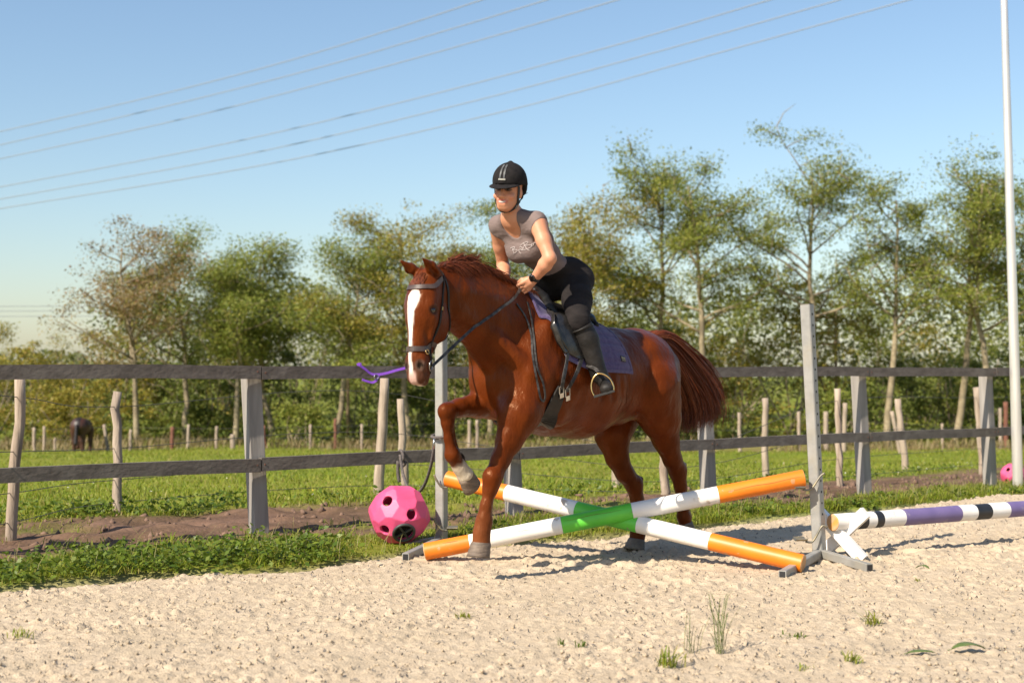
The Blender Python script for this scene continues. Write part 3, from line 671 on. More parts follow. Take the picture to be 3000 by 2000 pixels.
def panel(name, outline, off, th, mt, sg=1, n=26, bulge=0.0):
    """leather panel lying on the pad: outline in (s, angle), filled as rows between front and back edge"""
    fe, be = outline; V = []
    rows = n; cols_ = 14
    for lay in (0, 1):
        for i in range(rows+1):
            t = i/rows; sF, aF = [np.interp(t, np.linspace(0, 1, len(fe)), np.array(fe)[:, k]) for k in (0, 1)]; sB, aB = [np.interp(t, np.linspace(0, 1, len(be)), np.array(be)[:, k]) for k in (0, 1)]
            for j in range(cols_+1):
                w_ = j/cols_; s = sF+(sB-sF)*w_; a = aF+(aB-aF)*w_
                V.append(drape(s, sg*a, off+lay*(th+bulge*math.sin(math.pi*w_)*math.sin(math.pi*min(1, t*1.1)))))
    W = cols_+1; N = W*(rows+1); Fc = []
    for i in range(rows):
        for j in range(cols_): a = i*W+j; Fc += [(a, a+W, a+W+1, a+1), (a+N, a+N+1, a+N+W+1, a+N+W)]
    edge = list(range(W))+[(i+1)*W-1 for i in range(1, rows+1)]+[rows*W+j for j in range(W-2, -1, -1)]+[i*W for i in range(rows-1, 0, -1)]
    for k in range(len(edge)): a = edge[k]; b = edge[(k+1) % len(edge)]; Fc.append((a, b, b+N, a+N))
    return add(name, V, Fc, mt, saddle, True)
def sa(u, v, off=.03):
    q = F_.raycast(u, v, off=off)
    if q is None: return None
    return (q[0], math.atan2(q[1], q[2]-1.16))
for sg in (1, -1):
    fe = [sa(1612, 905), sa(1628, 950), sa(1645, 1000), sa(1668, 1035), sa(1700, 1052)]; be = [sa(1650, 880), sa(1680, 925), sa(1698, 965), sa(1711, 1010), sa(1711, 1050)]
    fe = [q for q in fe if q]; be = [q for q in be if q]
    panel('saddle_flap', (fe, be), .024, .008, M['flap'], sg, bulge=.020)
    fe2 = [(q[0]+.035, q[1]) for q in fe[:4]]; be2 = [(q[0]+.01, q[1]-.01) for q in fe[:4]]
    panel('knee_roll', (fe2, be2), .022, .012, M['flap'], sg, bulge=.018)
for nm, pix in (('billet_strap', [(1664, 1020), (1660, 1060), (1651, 1105), (1645, 1140)]), ('billet_strap', [(1704, 1050), (1692, 1085), (1676, 1118), (1660, 1146)])):
    P = F_.trace(pix, .026, 20); m = MB(); m.ribbon(P, F_.grad(P), .024, .005); bs = m.build(nm, M['strap_worn'], saddle)
    for k in range(4, 18, 3):
        m = MB(); nn = F_.grad(P[k][None])[0]; m.box(P[k]+nn*.005, (.004, .004, .002), (np.cross(nn, (0, 0, 1)), (0, 0, 1), nn)); m.build('hole', M['hole'], bs)
P = F_.trace([(1648, 1135), (1636, 1160), (1622, 1190), (1610, 1215), (1600, 1238)], .010, 20)
ext = [np.array((P[-1][0]+.01, l, zz)) for l, zz in ((.12, .80), (0, .78), (-.14, .80), (-.26, .92), (-.30, 1.05))]
P2 = np.vstack([P, F_.snap(smoothline(np.array([P[-1]]+ext), 24)[1:], .010)])
m = MB(); m.ribbon(P2, F_.grad(P2), np.interp(np.arange(len(P2)), [0, 10, 40], [.075, .11, .11]), .010); g_ = m.build('girth', M['leather'], saddle)
for px in ((1645, 1142), (1663, 1150)):
    q = F_.raycast(*px, off=.026); nn = F_.grad(q[None])[0]; t1 = np.array((-.3, 0, -1.)); t1 -= nn*t1.dot(nn); t1 /= np.linalg.norm(t1); t2 = np.cross(nn, t1)
    m = MB(); m.tube([q+t1*a_*.022+t2*b_*.016 for a_, b_ in ((-1, -1), (1, -1), (1, 1), (-1, 1), (-1, -1))], .0035, 6); m.box(q+t1*.035, (.03, .03, .006), (t1, t2, nn)); m.build('girth_buckle', M['steel'], g_)
# stirrups: near one at the measured place, far one mirrored
st = hp(1752, 1092, .435)
for sg in (1, -1):
    S0 = np.array([st[0], sg*st[1], st[2]])
    ax1 = np.array([-.56, sg*.76, .28]); ax1 /= np.linalg.norm(ax1); dn = np.array([-.06, sg*.22, -1.]); dn -= ax1*dn.dot(ax1); dn /= np.linalg.norm(dn)
    C = S0+dn*.005
    arch = [(-.058, .120), (-.064, .085), (-.055, .045), (-.03, .012), (0, 0), (.03, .012), (.055, .045), (.064, .085), (.058, .120)]
    m = MB(); m.tube(smoothline(np.array([C+ax1*a_+dn*b_ for a_, b_ in arch]), 36), .0055, 8); ir = m.build('stirrup_iron', M['brass'], saddle, True)
    m = MB(); fwd = np.cross(ax1, dn)*(1 if sg > 0 else -1)
    m.box(C+dn*.122, (.125, .034, .012), (ax1, np.cross(dn, ax1), dn)); m.build('tread', M['rubber'], ir)
    m = MB(); top = np.array((1.00, sg*.335, 1.22)); m.ribbon(smoothline(np.array([top, (top+S0)/2+np.array((0, sg*.02, 0)), S0+np.array((0, 0, .004))]), 10), np.array((.5, sg*.8, .1)), .022, .005); m.build('stirrup_leather', M['strap_worn'], saddle)

# ------------------------------------------------------------------ rider
rider = empty('person', label='smiling rider in grey-brown top, dark breeches and black riding helmet on the horse', cat='person', mtx=HM)
PB = Field((.42, -.50, .98), (1.56, .50, 2.42), .005)
sh_c = np.array([1.245, .0, 2.060]); pel = np.array([.795, 0, 1.740])
up_t = sh_c-pel; up_t /= np.linalg.norm(up_t); fr_t = np.array([up_t[2], 0, -up_t[0]])     # torso up and chest direction
def tp(u_, f, l): return pel+up_t*u_+fr_t*f+np.array([0, l, 0])
TLn = np.linalg.norm(sh_c-pel)
hipL = [tp(.0, .0, .085), tp(.0, .0, -.085)]
JS = {1: dict(sh=tp(TLn-.015, .005, .158), el=hp(1611, 757, .27), wr=hp(1565, 817, .14), ha=hp(1540, 838, .10), kn=hp(1694, 940, .295), an=hp(1756, 1098, .375), toe=hp(1778, 1138, .475)),
      -1: dict(sh=tp(TLn-.015, .005, -.158), el=hp(1474, 776, -.245), wr=hp(1481, 830, -.11), ha=hp(1502, 850, -.07))}
JS[-1]['kn'] = JS[1]['kn']*np.array([1, -1, 1]); JS[-1]['an'] = JS[1]['an']*np.array([1, -1, 1]); JS[-1]['toe'] = JS[1]['toe']*np.array([1, -1, 1])
HC = hp(1489, 560, .03)                                   # head centre
hyaw = R(20); hf = np.array([math.cos(hyaw), math.sin(hyaw), 0]); hlft = np.array([-math.sin(hyaw), math.cos(hyaw), 0]); tip_ = R(6)
hfw = hf*math.cos(tip_)+np.array([0, 0, -math.sin(tip_)]); hup = np.array([0, 0, math.cos(tip_)])+hf*math.sin(tip_)
roll = R(-5); hl2 = hlft*math.cos(roll)+hup*math.sin(roll); hup = hup*math.cos(roll)-hlft*math.sin(roll); hlft = hl2
def fp(f, l, u_): return HC+hfw*f+hlft*l+hup*u_
def torso(B, o, full=True):
    B.rc(tp(.02, .0, 0), tp(.16, .01, 0), .112+o, .090+o, .04, fr_t, .86); B.rc(tp(.0, 0, .06), tp(.0, 0, -.06), .11+o, .11+o, .04, fr_t, .95)
    B.rc(tp(.16, .01, .02), tp(.16, .01, -.02), .088+o, .088+o, .03, fr_t, .84)
    B.rc(tp(.28, .012, .032), tp(.28, .012, -.032), .094+o, .094+o, .04, fr_t, .85); B.rc(tp(.40, .008, .055), tp(.40, .008, -.055), .10+o, .10+o, .04, fr_t, .82)
    B.rc(tp(TLn-.06, .0, .10), tp(TLn-.06, .0, -.10), .078+o, .078+o, .04, fr_t, .85)
    B.rc(tp(TLn-.02, -.01, .13), tp(TLn+.045, -.008, .03), .052+o, .05+o, .04); B.rc(tp(TLn-.02, -.01, -.13), tp(TLn+.045, -.008, -.03), .052+o, .05+o, .04)
    for sg in (1, -1): B.el(tp(.395, .068, sg*.062), (.074+o, .070+o, .070+o), .05)
    B.rc(tp(.395, .092, .05), tp(.395, .092, -.05), .045+o, .045+o, .04)
def arms(B):
    for sg in (1, -1):
        J = JS[sg]; m_ = (J['sh']+J['el'])/2
        B.rc(J['sh'], m_, .052, .043, .03); B.rc(m_, J['el'], .043, .036, .02)
        f1 = J['el']+(J['wr']-J['el'])*.3; B.rc(J['el'], f1, .038, .041, .015); B.rc(f1, J['wr'], .041, .0255, .015)
torso(PB, 0); arms(PB)
nb = tp(TLn+.02, -.005, 0)
PB.rc(nb, fp(-.025, 0, -.075), .058, .050, .03)
# head and face
PB.el(fp(-.012, 0, .035), (.098, .076, .095), .02, A=[hfw, hlft, hup]); PB.el(fp(.012, 0, -.035), (.078, .065, .078), .03, A=[hfw, hlft, hup])
PB.rc(fp(.055, -.013, -.088), fp(.055, .013, -.088), .024, .024, .025); PB.rc(fp(.0, -.042, -.060), fp(.045, -.014, -.090), .018, .019, .025); PB.rc(fp(.0, .042, -.060), fp(.045, .014, -.090), .018, .019, .025)
PB.rc(fp(.088, 0, .010), fp(.108, 0, -.030), .009, .013, .012); PB.rc(fp(.094, -.012, -.032), fp(.094, .012, -.032), .010, .010, .008)
for sg in (1, -1):
    PB.el(fp(.066, sg*.040, -.030), (.022, .024, .020), .014, A=[hfw, hlft, hup]); PB.el(fp(-.010, sg*.074, -.010), (.018, .010, .030), .008, A=[hfw, hlft, hup])
    PB.el(fp(.088, sg*.030, .008), (.012, .016, .010), .010, A=[hfw, hlft, hup], op='cut'); PB.rc(fp(.078, sg*.016, .026), fp(.074, sg*.045, .024), .010, .009, .012)
PB.rc(fp(.084, -.020, -.060), fp(.084, .020, -.060), .012, .012, .014); PB.rc(fp(.078, -.014, -.078), fp(.078, .014, -.078), .010, .010, .010)
PB.rc(fp(.094, -.024, -.060), fp(.100, 0, -.065), .0065, .0085, .004, op='cut'); PB.rc(fp(.094, .024, -.060), fp(.100, 0, -.065), .0065, .0085, .004, op='cut')
# hands: palm, four curled fingers, thumb closing on the rein
for sg in (1, -1):
    J = JS[sg]; w_ = J['wr']; hd_ = J['ha']; ax = hd_-w_; ax /= np.linalg.norm(ax)
    kn_ = np.cross(ax, np.array([0, sg*1., .25])); kn_ /= np.linalg.norm(kn_)
    if kn_[2] < 0: kn_ = -kn_                                     # thumb side up
    bk = np.cross(kn_, ax); bk *= 1 if bk[1]*sg > 0 else -1        # back of the hand outwards
    k0 = w_+ax*.068
    PB.rc(w_, w_+ax*.03, .024, .026, .015); PB.rc(w_+ax*.03+kn_*.022, k0+kn_*.028, .018, .014, .012); PB.rc(w_+ax*.03-kn_*.016, k0-kn_*.024, .017, .013, .012); PB.rc(w_+ax*.03, k0, .019, .015, .012)
    for i, (off, ln) in enumerate(((.031, .94), (.0105, 1.04), (-.0105, 1.0), (-.030, .82))):
        a0 = k0+kn_*off+bk*.003; a1 = a0+ax*.036*ln-bk*.012; a2 = a1-bk*.024*ln-ax*.010; a3 = a2-ax*.020*ln+bk*.004
        PB.rc(a0-ax*.012, a1, .0100, .0092, .003); PB.rc(a1, a2, .0090, .0082, .003); PB.rc(a2, a3, .0080, .0070, .003)
    t0 = w_+ax*.030+kn_*.026-bk*.008; t1 = t0+ax*.028+kn_*.014-bk*.010; t2 = t1+ax*.026-bk*.012-kn_*.004
    PB.rc(t0, t1, .0125, .0105, .006); PB.rc(t1, t2, .0102, .0085, .004)
def legs(B, o):
    for sg in (1, -1):
        J = JS[sg]; hip = tp(.0, .0, sg*.085); m_ = hip*.5+J['kn']*.5
        B.rc(hip, m_, .090+o, .078+o, .03); B.rc(m_, J['kn'], .084+o, .060+o, .03)
        c_ = J['kn']+(J['an']-J['kn'])*.35+np.array([-.012, 0, 0]); B.rc(J['kn'], c_, .057+o, .055+o, .02); B.rc(c_, J['an'], .055+o, .036+o, .02)
        B.rc(tp(-.03, -.035, sg*.065), tp(.05, -.035, sg*.055), .090+o, .082+o, .04)
legs(PB, 0)
for sg in (1, -1):
    J = JS[sg]; heel = J['an']+np.array([-.05, 0, -.035]); PB.rc(heel, J['toe'], .030, .028, .02); PB.rc(J['an'], heel, .034, .03, .02)
V, Q = PB.mesh(); pb = add('body', V, Q, M['skin'], rider, True)
cols = np.tile(np.array([.56, .265, .155]), (len(V), 1)); q = np.stack([(V-HC)@hfw, (V-HC)@hlft, (V-HC)@hup], -1); face = (q[:, 0] > .03) & (np.abs(q[:, 2]) < .13)
blend(face*np.clip((.020-np.linalg.norm((q-np.array([.094, 0, -.060]))*np.array([.5, .45, 1.25]), axis=1))/.006, 0, 1), (.50, .16, .12))
for sg in (1, -1):
    blend(face*np.clip((.020-np.linalg.norm((q-np.array([.078, sg*.031, .009]))*np.array([.4, .8, 1.6]), axis=1))/.006, 0, 1)*.9, (.05, .028, .022))
    blend(face*np.clip((.022-np.linalg.norm((q-np.array([.080, sg*.031, .030]))*np.array([.4, .7, 3.2]), axis=1))/.006, 0, 1)*.8, (.10, .05, .03))
    blend(face*np.clip((.030-np.linalg.norm(q-np.array([.08, sg*.042, -.03]), axis=1))/.02, 0, 1)*.3, (.66, .24, .17))
set_col(pb, cols)
m = MB(); P = np.array([fp(.082+.009*math.cos(t*1.4), .024*t, -.0635+.006*t*t) for t in np.linspace(-1, 1, 9)]); m.ribbon(P, np.array(hfw), np.interp(np.linspace(-1, 1, 9), [-1, -.5, .5, 1], [.003, .009, .009, .003]), .005); m.build('teeth', M['teeth'], rider)
for sg in (1, -1):
    m = MB(); m.tube([fp(.076, sg*.031-.008, .008), fp(.081, sg*.031, .009), fp(.076, sg*.031+.008, .008)], [.003, .006, .003], 8); m.build('eye', M['eye'], rider, True)
# top with scooped neckline and cap sleeves
SHF = Field((.60, -.34, 1.62), (1.46, .34, 2.25), .005); torso(SHF, .006)
for sg in (1, -1):
    J = JS[sg]; a_ = (J['el']-J['sh']); a_ /= np.linalg.norm(a_); SHF.rc(J['sh']-a_*.02, J['sh']+a_*.03, .055, .052, .03)
for sg in (1, -1):
    J = JS[sg]; nrm_ = (J['el']-J['sh'])/np.linalg.norm(J['el']-J['sh'])+np.array([0, sg*.55, .15])
    SHF_sl = SHF.sub(np.array([J['sh'][0]-.13, min(sg*.10, sg*.4), J['sh'][2]-.10]), np.array([1.5, max(sg*.10, sg*.4), 2.3]))
    sl_, x_, y_, z_ = SHF_sl; n_ = nrm_/np.linalg.norm(nrm_); pt = J['sh']+n_*.020
    SHF.mix(sl_, (-((x_-pt[0])*n_[0]+(y_-pt[1])*n_[1]+(z_-pt[2])*n_[2])).astype(np.float32), .004, 'cut')
SHF.cut(tp(.075, 0, 0), -up_t+fr_t*.15)
nk = tp(TLn+.02, .03, 0)
SHF.rc(tp(TLn+.13, .0, 0), tp(TLn+.02, .06, 0), .068, .060, .006, op='cut'); SHF.rc(tp(TLn+.02, .06, 0), tp(TLn-.036, .13, 0), .060, .047, .006, op='cut')
V, Q = SHF.mesh(); shirt = tag(add('top', V, Q, M['shirt'], rider, True), 'grey-brown jersey top with scooped neck and white script lettering')
# the script lettering on the chest
S4 = 140/1829.
def tx(p): return (1480+p[0]*S4, 660+p[1]*S4)
strokes = [[(205, 880), (260, 850), (350, 825), (370, 860), (330, 900), (260, 950)], [(290, 870), (300, 960), (330, 1030)], [(300, 930), (400, 925), (465, 950), (450, 1000), (380, 1050), (310, 1075)],
           [(520, 930), (540, 1000), (580, 1060), (620, 1080)], [(530, 945), (590, 910), (630, 930), (610, 950), (660, 920), (700, 890)], [(580, 780), (680, 690), (800, 640), (870, 625), (880, 660), (830, 710), (760, 770), (700, 820)],
           [(700, 680), (760, 780), (800, 860), (860, 930), (940, 965)], [(650, 950), (760, 930), (900, 880), (1010, 810), (1000, 765), (900, 750), (800, 780)], [(550, 850), (600, 820), (680, 870), (720, 850)],
           [(1000, 720), (1040, 700), (1090, 730), (1070, 770), (1020, 770), (1000, 720)], [(1080, 730), (1110, 670), (1150, 660), (1180, 690)], [(1180, 690), (1200, 630), (1240, 600), (1260, 560), (1300, 570), (1340, 600)]]
m = MB()
for s_ in strokes:
    P = SHF.trace([tx(p) for p in s_], .0015, 14)
    if len(P) > 3: m.ribbon(P, SHF.grad(P), .0034, .0016)
m.build('script_lettering', M['print'], shirt)
# breeches and boots
BR = Field((.40, -.52, 1.06), (1.30, .52, 2.02), .006)
torso(BR, .007); legs(BR, .007); BR.cut(tp(.165, 0, 0), up_t-fr_t*.15)
for sg in (1, -1):
    J = JS[sg]; dn = J['an']-J['kn']; dn /= np.linalg.norm(dn); pt = J['kn']+dn*.10
    sl_, x_, y_, z_ = BR.sub((.4, min(sg*.14, sg*.6), 1.0), (1.4, max(sg*.14, sg*.6), 1.55))
    BR.mix(sl_, (-((x_-pt[0])*dn[0]+(y_-pt[1])*dn[1]+(z_-pt[2])*dn[2])).astype(np.float32), .004, 'cut')
V, Q = BR.mesh(); br = tag(add('breeches', V, Q, M['breeches'], rider, True), 'dark charcoal riding breeches')
m = MB(); q = BR.raycast(1648, 780)
if q is not None: nn = BR.grad(q[None])[0]; m.box(q+nn*.002, (.012, .012, .004), (np.cross(nn, (0, 0, 1)), (0, 0, 1), nn)); m.build('waist_button', M['brass'], br)
for sg in (1, -1):
    J = JS[sg]; BT = Field((.55, min(sg*.20, sg*.58), .98), (1.25, max(sg*.20, sg*.58), 1.56), .005)
    c_ = J['kn']+(J['an']-J['kn'])*.35+np.array([-.012, 0, 0]); dn = J['an']-J['kn']; dn /= np.linalg.norm(dn)
    BT.rc(J['kn']-dn*.01, c_, .071, .069, .02); BT.rc(c_, J['an'], .069, .048, .02); heel = J['an']+np.array([-.055, 0, -.045])
    BT.rc(J['an'], heel, .046, .038, .02); tw_ = np.array([-.6, sg*.75, .2]); BT.rc(heel, J['toe'], .036, .030, .025); mid_ = (heel+J['toe'])/2+np.array([0, 0, .012]); BT.rc(mid_, J['toe']+tw_*.006, .038, .028, .02); BT.rc(J['toe']-tw_*.014, J['toe']+tw_*.016, .026, .024, .02)
    BT.cut(J['kn']+dn*.035, -dn+np.array([.15, 0, 0]))
    V, Q = BT.mesh(); bt = add('boot', V, Q, M['boot'], rider, True)
    m = MB(); rim = []
    e1 = np.cross(dn, (1, 0, 0)); e1 /= np.linalg.norm(e1); e2 = np.cross(dn, e1)
    for a in np.linspace(0, 2*math.pi, 25): rim.append(J['kn']+dn*.050+.0725*(math.cos(a)*e1+math.sin(a)*e2))
    m.tube(rim, .005, 6, False); m.build('boot_top_piping', M['leather'], bt, True)
# watch
J = JS[1]; ax = J['ha']-J['wr']; ax = (J['wr']-J['el']); ax /= np.linalg.norm(ax); c = J['wr']-ax*.012; e1 = np.cross(ax, (0, 0, 1)); e1 /= np.linalg.norm(e1); e2 = np.cross(ax, e1)
m = MB(); P = np.array([c+.0295*(math.cos(a)*e1+math.sin(a)*e2) for a in np.linspace(0, 2*math.pi, 25)]); N = np.array([(math.cos(a)*e1+math.sin(a)*e2) for a in np.linspace(0, 2*math.pi, 25)])
m.ribbon(P, N, .020, .003); wt = m.build('wrist_watch', M['rubber'], rider)
vd = w2h(CAM[None])[0]-c; vd -= ax*vd.dot(ax); vd /= np.linalg.norm(vd); vd = vd*.8+np.array([.3, 0, .35]); vd -= ax*vd.dot(ax); vd /= np.linalg.norm(vd)
m = MB(); m.tube([c+vd*.027, c+vd*.036, c+vd*.038], [.021, .021, .018], 20); m.build('watch_face', M['eye'], wt, True)
def hfp(f, l, u_): return fp(f, l, u_+.016)
# helmet with peak, harness and badge
HE = Field(HC-np.array([.19, .16, .14]), HC+np.array([.21, .16, .20]), .0045)
HE.el(hfp(-.018, 0, .045), (.124, .098, .108), .02, A=[hfw, hlft, hup]); HE.el(hfp(-.052, 0, .0), (.085, .090, .080), .03, A=[hfw, hlft, hup])
HE.rc(hfp(-.018, 0, .140), hfp(-.018, 0, .146), .022, .016, .008)
HE.cut(hfp(0, 0, .022), -hup+hfw*-.10*0)
BK = Field(HC-np.array([.19, .16, .14]), HC+np.array([.21, .16, .20]), .0045)
BK.el(hfp(-.040, 0, .012), (.100, .096, .100), .02, A=[hfw, hlft, hup]); BK.cut(hfp(-.035, 0, 0), hfw-hup*.1); BK.cut(hfp(-.06, 0, -.035), -hup-hfw*.35); BK.cut(hfp(0, 0, .05), hup)
HE.F = np.minimum(HE.F, BK.F)
BR2 = Field(HC-np.array([.19, .16, .14]), HC+np.array([.21, .16, .20]), .0045)
BR2.el(hfp(.052, 0, .017), (.122, .088, .010), .01, A=[hfw*math.cos(.18)-hup*math.sin(.18), hlft, hup*math.cos(.18)+hfw*math.sin(.18)]); HE.F = np.minimum(HE.F, BR2.F)
HE.el(hfp(-.01, 0, -.01), (.088, .076, .10), .004, A=[hfw, hlft, hup], op='cut')
V, Q = HE.mesh(); he = tag(add('riding_helmet', V, Q, M['helmet'], rider, True), 'black velvet riding helmet with peak and grey front stripe')
m = MB()
for l_, wd_ in ((-.012, .010), (.012, .010)):
    P = HE.snap(np.array([hfp(.12*math.cos(a)-.018, l_*(1-.3*a), .045+.108*math.sin(a)) for a in np.linspace(.05, .95, 14)]), .001); m.ribbon(P, HE.grad(P), wd_, .003)
m.build('front_stripe', M['helmet_gl'], he)
m = MB(); P = HE.snap(np.array([hfp(.12, l_, .050) for l_ in np.linspace(-.026, .026, 8)]), .001); m.ribbon(P, HE.grad(P), .009, .004); m.build('helmet_badge', M['silver'], he)
for sg in (1, -1):
    P = PB.snap(smoothline(np.array([fp(.025, sg*.08, .03), fp(.020, sg*.075, -.03), fp(.015, sg*.066, -.07), fp(.030, sg*.04, -.115), fp(.035, 0, -.135)]), 26), .004); m = MB(); m.ribbon(P, PB.grad(P), .017, .004); cs = m.build('chin_strap', M['strap'], he)
    P = PB.snap(smoothline(np.array([fp(-.045, sg*.08, .0), fp(-.015, sg*.075, -.045), fp(.012, sg*.068, -.068)]), 14), .005); m = MB(); m.ribbon(P, PB.grad(P), .014, .004); m.build('rear_strap', M['strap'], cs)
    c = PB.snap(fp(.018, sg*.06, -.088)[None], .009)[0]; nn = PB.grad(c[None])[0]; m = MB(); m.box(c, (.010, .026, .005), (np.cross(nn, hup), np.cross(nn, np.cross(nn, hup)), nn)); m.build('strap_buckle', M['silver'], cs)
# hair gathered at the nape
lines = []
for i in range(260):
    sg = rng.choice((-1, 1)); a0 = fp(-.075+rng.normal(0, .012), sg*abs(rng.normal(.03, .02)), -.005); a1 = fp(-.080, sg*.03*rng.uniform(.2, 1), -.045); a2 = fp(-.085+rng.normal(0, .008), rng.normal(0, .012), -.085); a3 = a2+np.array([-.03, rng.normal(0, .012), -.03-rng.uniform(0, .03)])
    pr = np.array([a0, a1, a2, a3]); v_ = PB.val(pr); pr = np.where((v_ < .006)[:, None], PB.snap(pr, .007), pr); lines.append(smoothline(pr, 7))
hair_mesh('hair', lines, [.0026]*260, M['hair_dark'], rider)
# ------------------------------------------------------------------ noise
_lat = rng.random((512, 512)).astype(np.float32)
def vnoise(x, y):
    xi = np.floor(x).astype(int); yi = np.floor(y).astype(int); fx = x-xi; fy = y-yi; fx = fx*fx*(3-2*fx); fy = fy*fy*(3-2*fy)
    g = lambda a, b: _lat[a % 512, b % 512]
    return (g(xi, yi)*(1-fx)+g(xi+1, yi)*fx)*(1-fy)+(g(xi, yi+1)*(1-fx)+g(xi+1, yi+1)*fx)*fy
def fbm(x, y, sc_, o=3):
    r = 0; a = .5
    for i in range(o): r = r+a*(vnoise(x/sc_+i*17.3, y/sc_+i*9.1)-.5); sc_ *= .5; a *= .5
    return r
def edge_fn(pix, zf=None):
    P = sorted([tuple(on_ground(u, v)[:2]) for u, v in pix]); X = np.array([p[0] for p in P]); Y = np.array([p[1] for p in P])
    sl0 = (Y[1]-Y[0])/(X[1]-X[0]); sl1 = (Y[-1]-Y[-2])/(X[-1]-X[-2]); X = np.r_[X[0]-60, X, X[-1]+60]; Y = np.r_[Y[0]-60*min(max(sl0, .3), .8), Y, Y[-1]+60*min(max(sl1, .3), .8)]
    return lambda x: np.interp(x, X, Y)
E_sand = edge_fn([(0, 1730), (300, 1702), (600, 1690), (900, 1667), (1050, 1646), (1190, 1624), (1330, 1607), (1600, 1586), (1900, 1562), (2100, 1540), (2250, 1522), (2600, 1491), (3000, 1459)])
E_soil1 = edge_fn([(0, 1668), (150, 1640), (400, 1622), (700, 1604), (950, 1592), (1290, 1566), (1600, 1532), (2100, 1500), (2450, 1482), (2900, 1428), (3000, 1416)])
E_soil2 = edge_fn([(0, 1545), (200, 1530), (450, 1520), (700, 1502), (1100, 1490), (1400, 1488), (1600, 1470), (2000, 1446), (2450, 1414), (2800, 1380), (3000, 1362)])

# ------------------------------------------------------------------ ground sheet
xs = np.r_[-np.geomspace(420, 5.2, 34), np.arange(-5, 8.01, .055), np.geomspace(8.3, 420, 34)]
ys = np.r_[np.linspace(-40, 1, 8), np.arange(1.5, 8, .25), np.arange(8, 19, .055), np.geomspace(19.2, 900, 90)]
X, Y = np.meshgrid(xs, ys); Z = terr(X, Y).astype(float)
jit = fbm(X, Y, .8, 4)
es = E_sand(X)+jit*.25; e1 = E_soil1(X)+jit*.8; e2 = E_soil2(X)+jit*.9
sand_m = 1/(1+np.exp(np.clip((Y-es)*30, -50, 50))); soil_m = 1/(1+np.exp(np.clip(-(Y-e1)*12, -50, 50)))*1/(1+np.exp(np.clip((Y-e2)*10, -50, 50)))
near = np.clip((22-Y)/6, 0, 1)
Z += near*(1-sand_m)*(.035+fbm(X, Y, .5)*.05)+soil_m*near*(fbm(X, Y, .22, 4)*.11-.01)-sand_m*.045
Z += np.clip((Y-22)/10, 0, 1)*fbm(X, Y, 9, 3)*.45*np.clip((120-Y)/60, 0, 1)
W = len(xs); N_ = W*(len(ys)-1); idx = (np.arange(len(ys)-1)[:, None]*W+np.arange(W-1)[None]).ravel()
Fg = np.stack([idx, idx+1, idx+W+1, idx+W], 1)
gm = mat('ground_surface', (1, 1, 1), (.70, .72, .62), rough=.95, scale=1.2, detail=8, attr='Col', bump=.6, bscale=24, bdist=.03, spec=.15)
ground = tag(add('ground', np.stack([X.ravel(), Y.ravel(), Z.ravel()], 1), Fg, gm, None, True), kind='structure')
gc = np.zeros((X.size, 3)); grass = np.array([.150, .185, .016]); grass2 = np.array([.205, .21, .028]); dry = np.array([.22, .18, .075]); soil = np.array([.155, .092, .062]); sand = np.array([.42, .335, .235])
k = np.clip(fbm(X, Y, 3.0, 3)*3+.5, 0, 1).ravel()[:, None]; gc = grass*(1-k)+grass2*k
dm = (np.clip((Y-49)/4, 0, 1)*np.clip((66-Y)/5, 0, 1)*np.clip(fbm(X, Y, 6, 2)*3+.65, 0, 1)).ravel()[:, None]; gc = gc*(1-dm)+dry*dm
sm = (soil_m*np.clip(1.0-.9*np.clip((fbm(X, Y, .9, 3)-.10)*6, 0, 1), 0, 1)).ravel()[:, None]; so_v = soil*(1+fbm(X, Y, .16, 3).ravel()[:, None]*1.1); gc = gc*(1-sm)+so_v*sm
sm = sand_m.ravel()[:, None]; gc = gc*(1-sm)+sand*sm
set_col(ground, gc)

# ------------------------------------------------------------------ raked sand of the arena
st_ = .0125
xs = np.arange(-3.9, 5.6, st_); ys = np.arange(4.5, 13.2, st_); X, Y = np.meshgrid(xs, ys)
S = fbm(X, Y, .60, 3)*.022+fbm(X, Y, .14, 3)*.014
cl = vnoise(X/.040+5, Y/.040)*.5+vnoise(X/.022+9, Y/.022+31)*.5; S += np.abs(cl-.5)*.030; dn_ = np.clip(vnoise(X/.45+3, Y/.45+8)*1.6-.3, .15, 1); S += np.maximum(cl-.60, 0)*.055*dn_
cl2 = vnoise(X/.085+77, Y/.075); S += np.maximum(cl2-.76, 0)*.06*dn_
for i in range(150):                              # hoof prints and scuffs, thick on the track through the jump
    if i < 62: cx = rng.uniform(-.5, 4.2); cy = rng.normal(8.35, .33)+(.16*cx if cx > 2 else 0)
    else: cx = rng.uniform(-3, 5); cy = rng.uniform(5.8, 11.5)
    a = rng.uniform(-.5, .5); rx, ry = rng.uniform(.05, .11), rng.uniform(.04, .07); ca, sa_ = math.cos(a), math.sin(a)
    u_ = ((X-cx)*ca+(Y-cy)*sa_)/rx; v_ = (-(X-cx)*sa_+(Y-cy)*ca)/ry; r2 = u_*u_+v_*v_; amp = 1.0 if i < 62 else .45
    S += .7*amp*(-.034*np.exp(-r2*1.2)+.022*np.exp(-(np.sqrt(r2)-1.35)**2*6))
ed_ = E_sand(X)+fbm(X, Y, .45, 4)*.32
keep_v = Y < ed_+.14
S -= np.clip((Y-ed_+.10)/.2, 0, 1)*.05
def sand_z(x, y):
    i = np.clip(((np.asarray(y)-ys[0])/st_).astype(int), 0, len(ys)-1); j = np.clip(((np.asarray(x)-xs[0])/st_).astype(int), 0, len(xs)-1); return S[i, j]
W = len(xs); q = (np.arange(len(ys)-1)[:, None]*W+np.arange(W-1)[None]); kf = keep_v[:-1, :-1] & keep_v[1:, 1:]
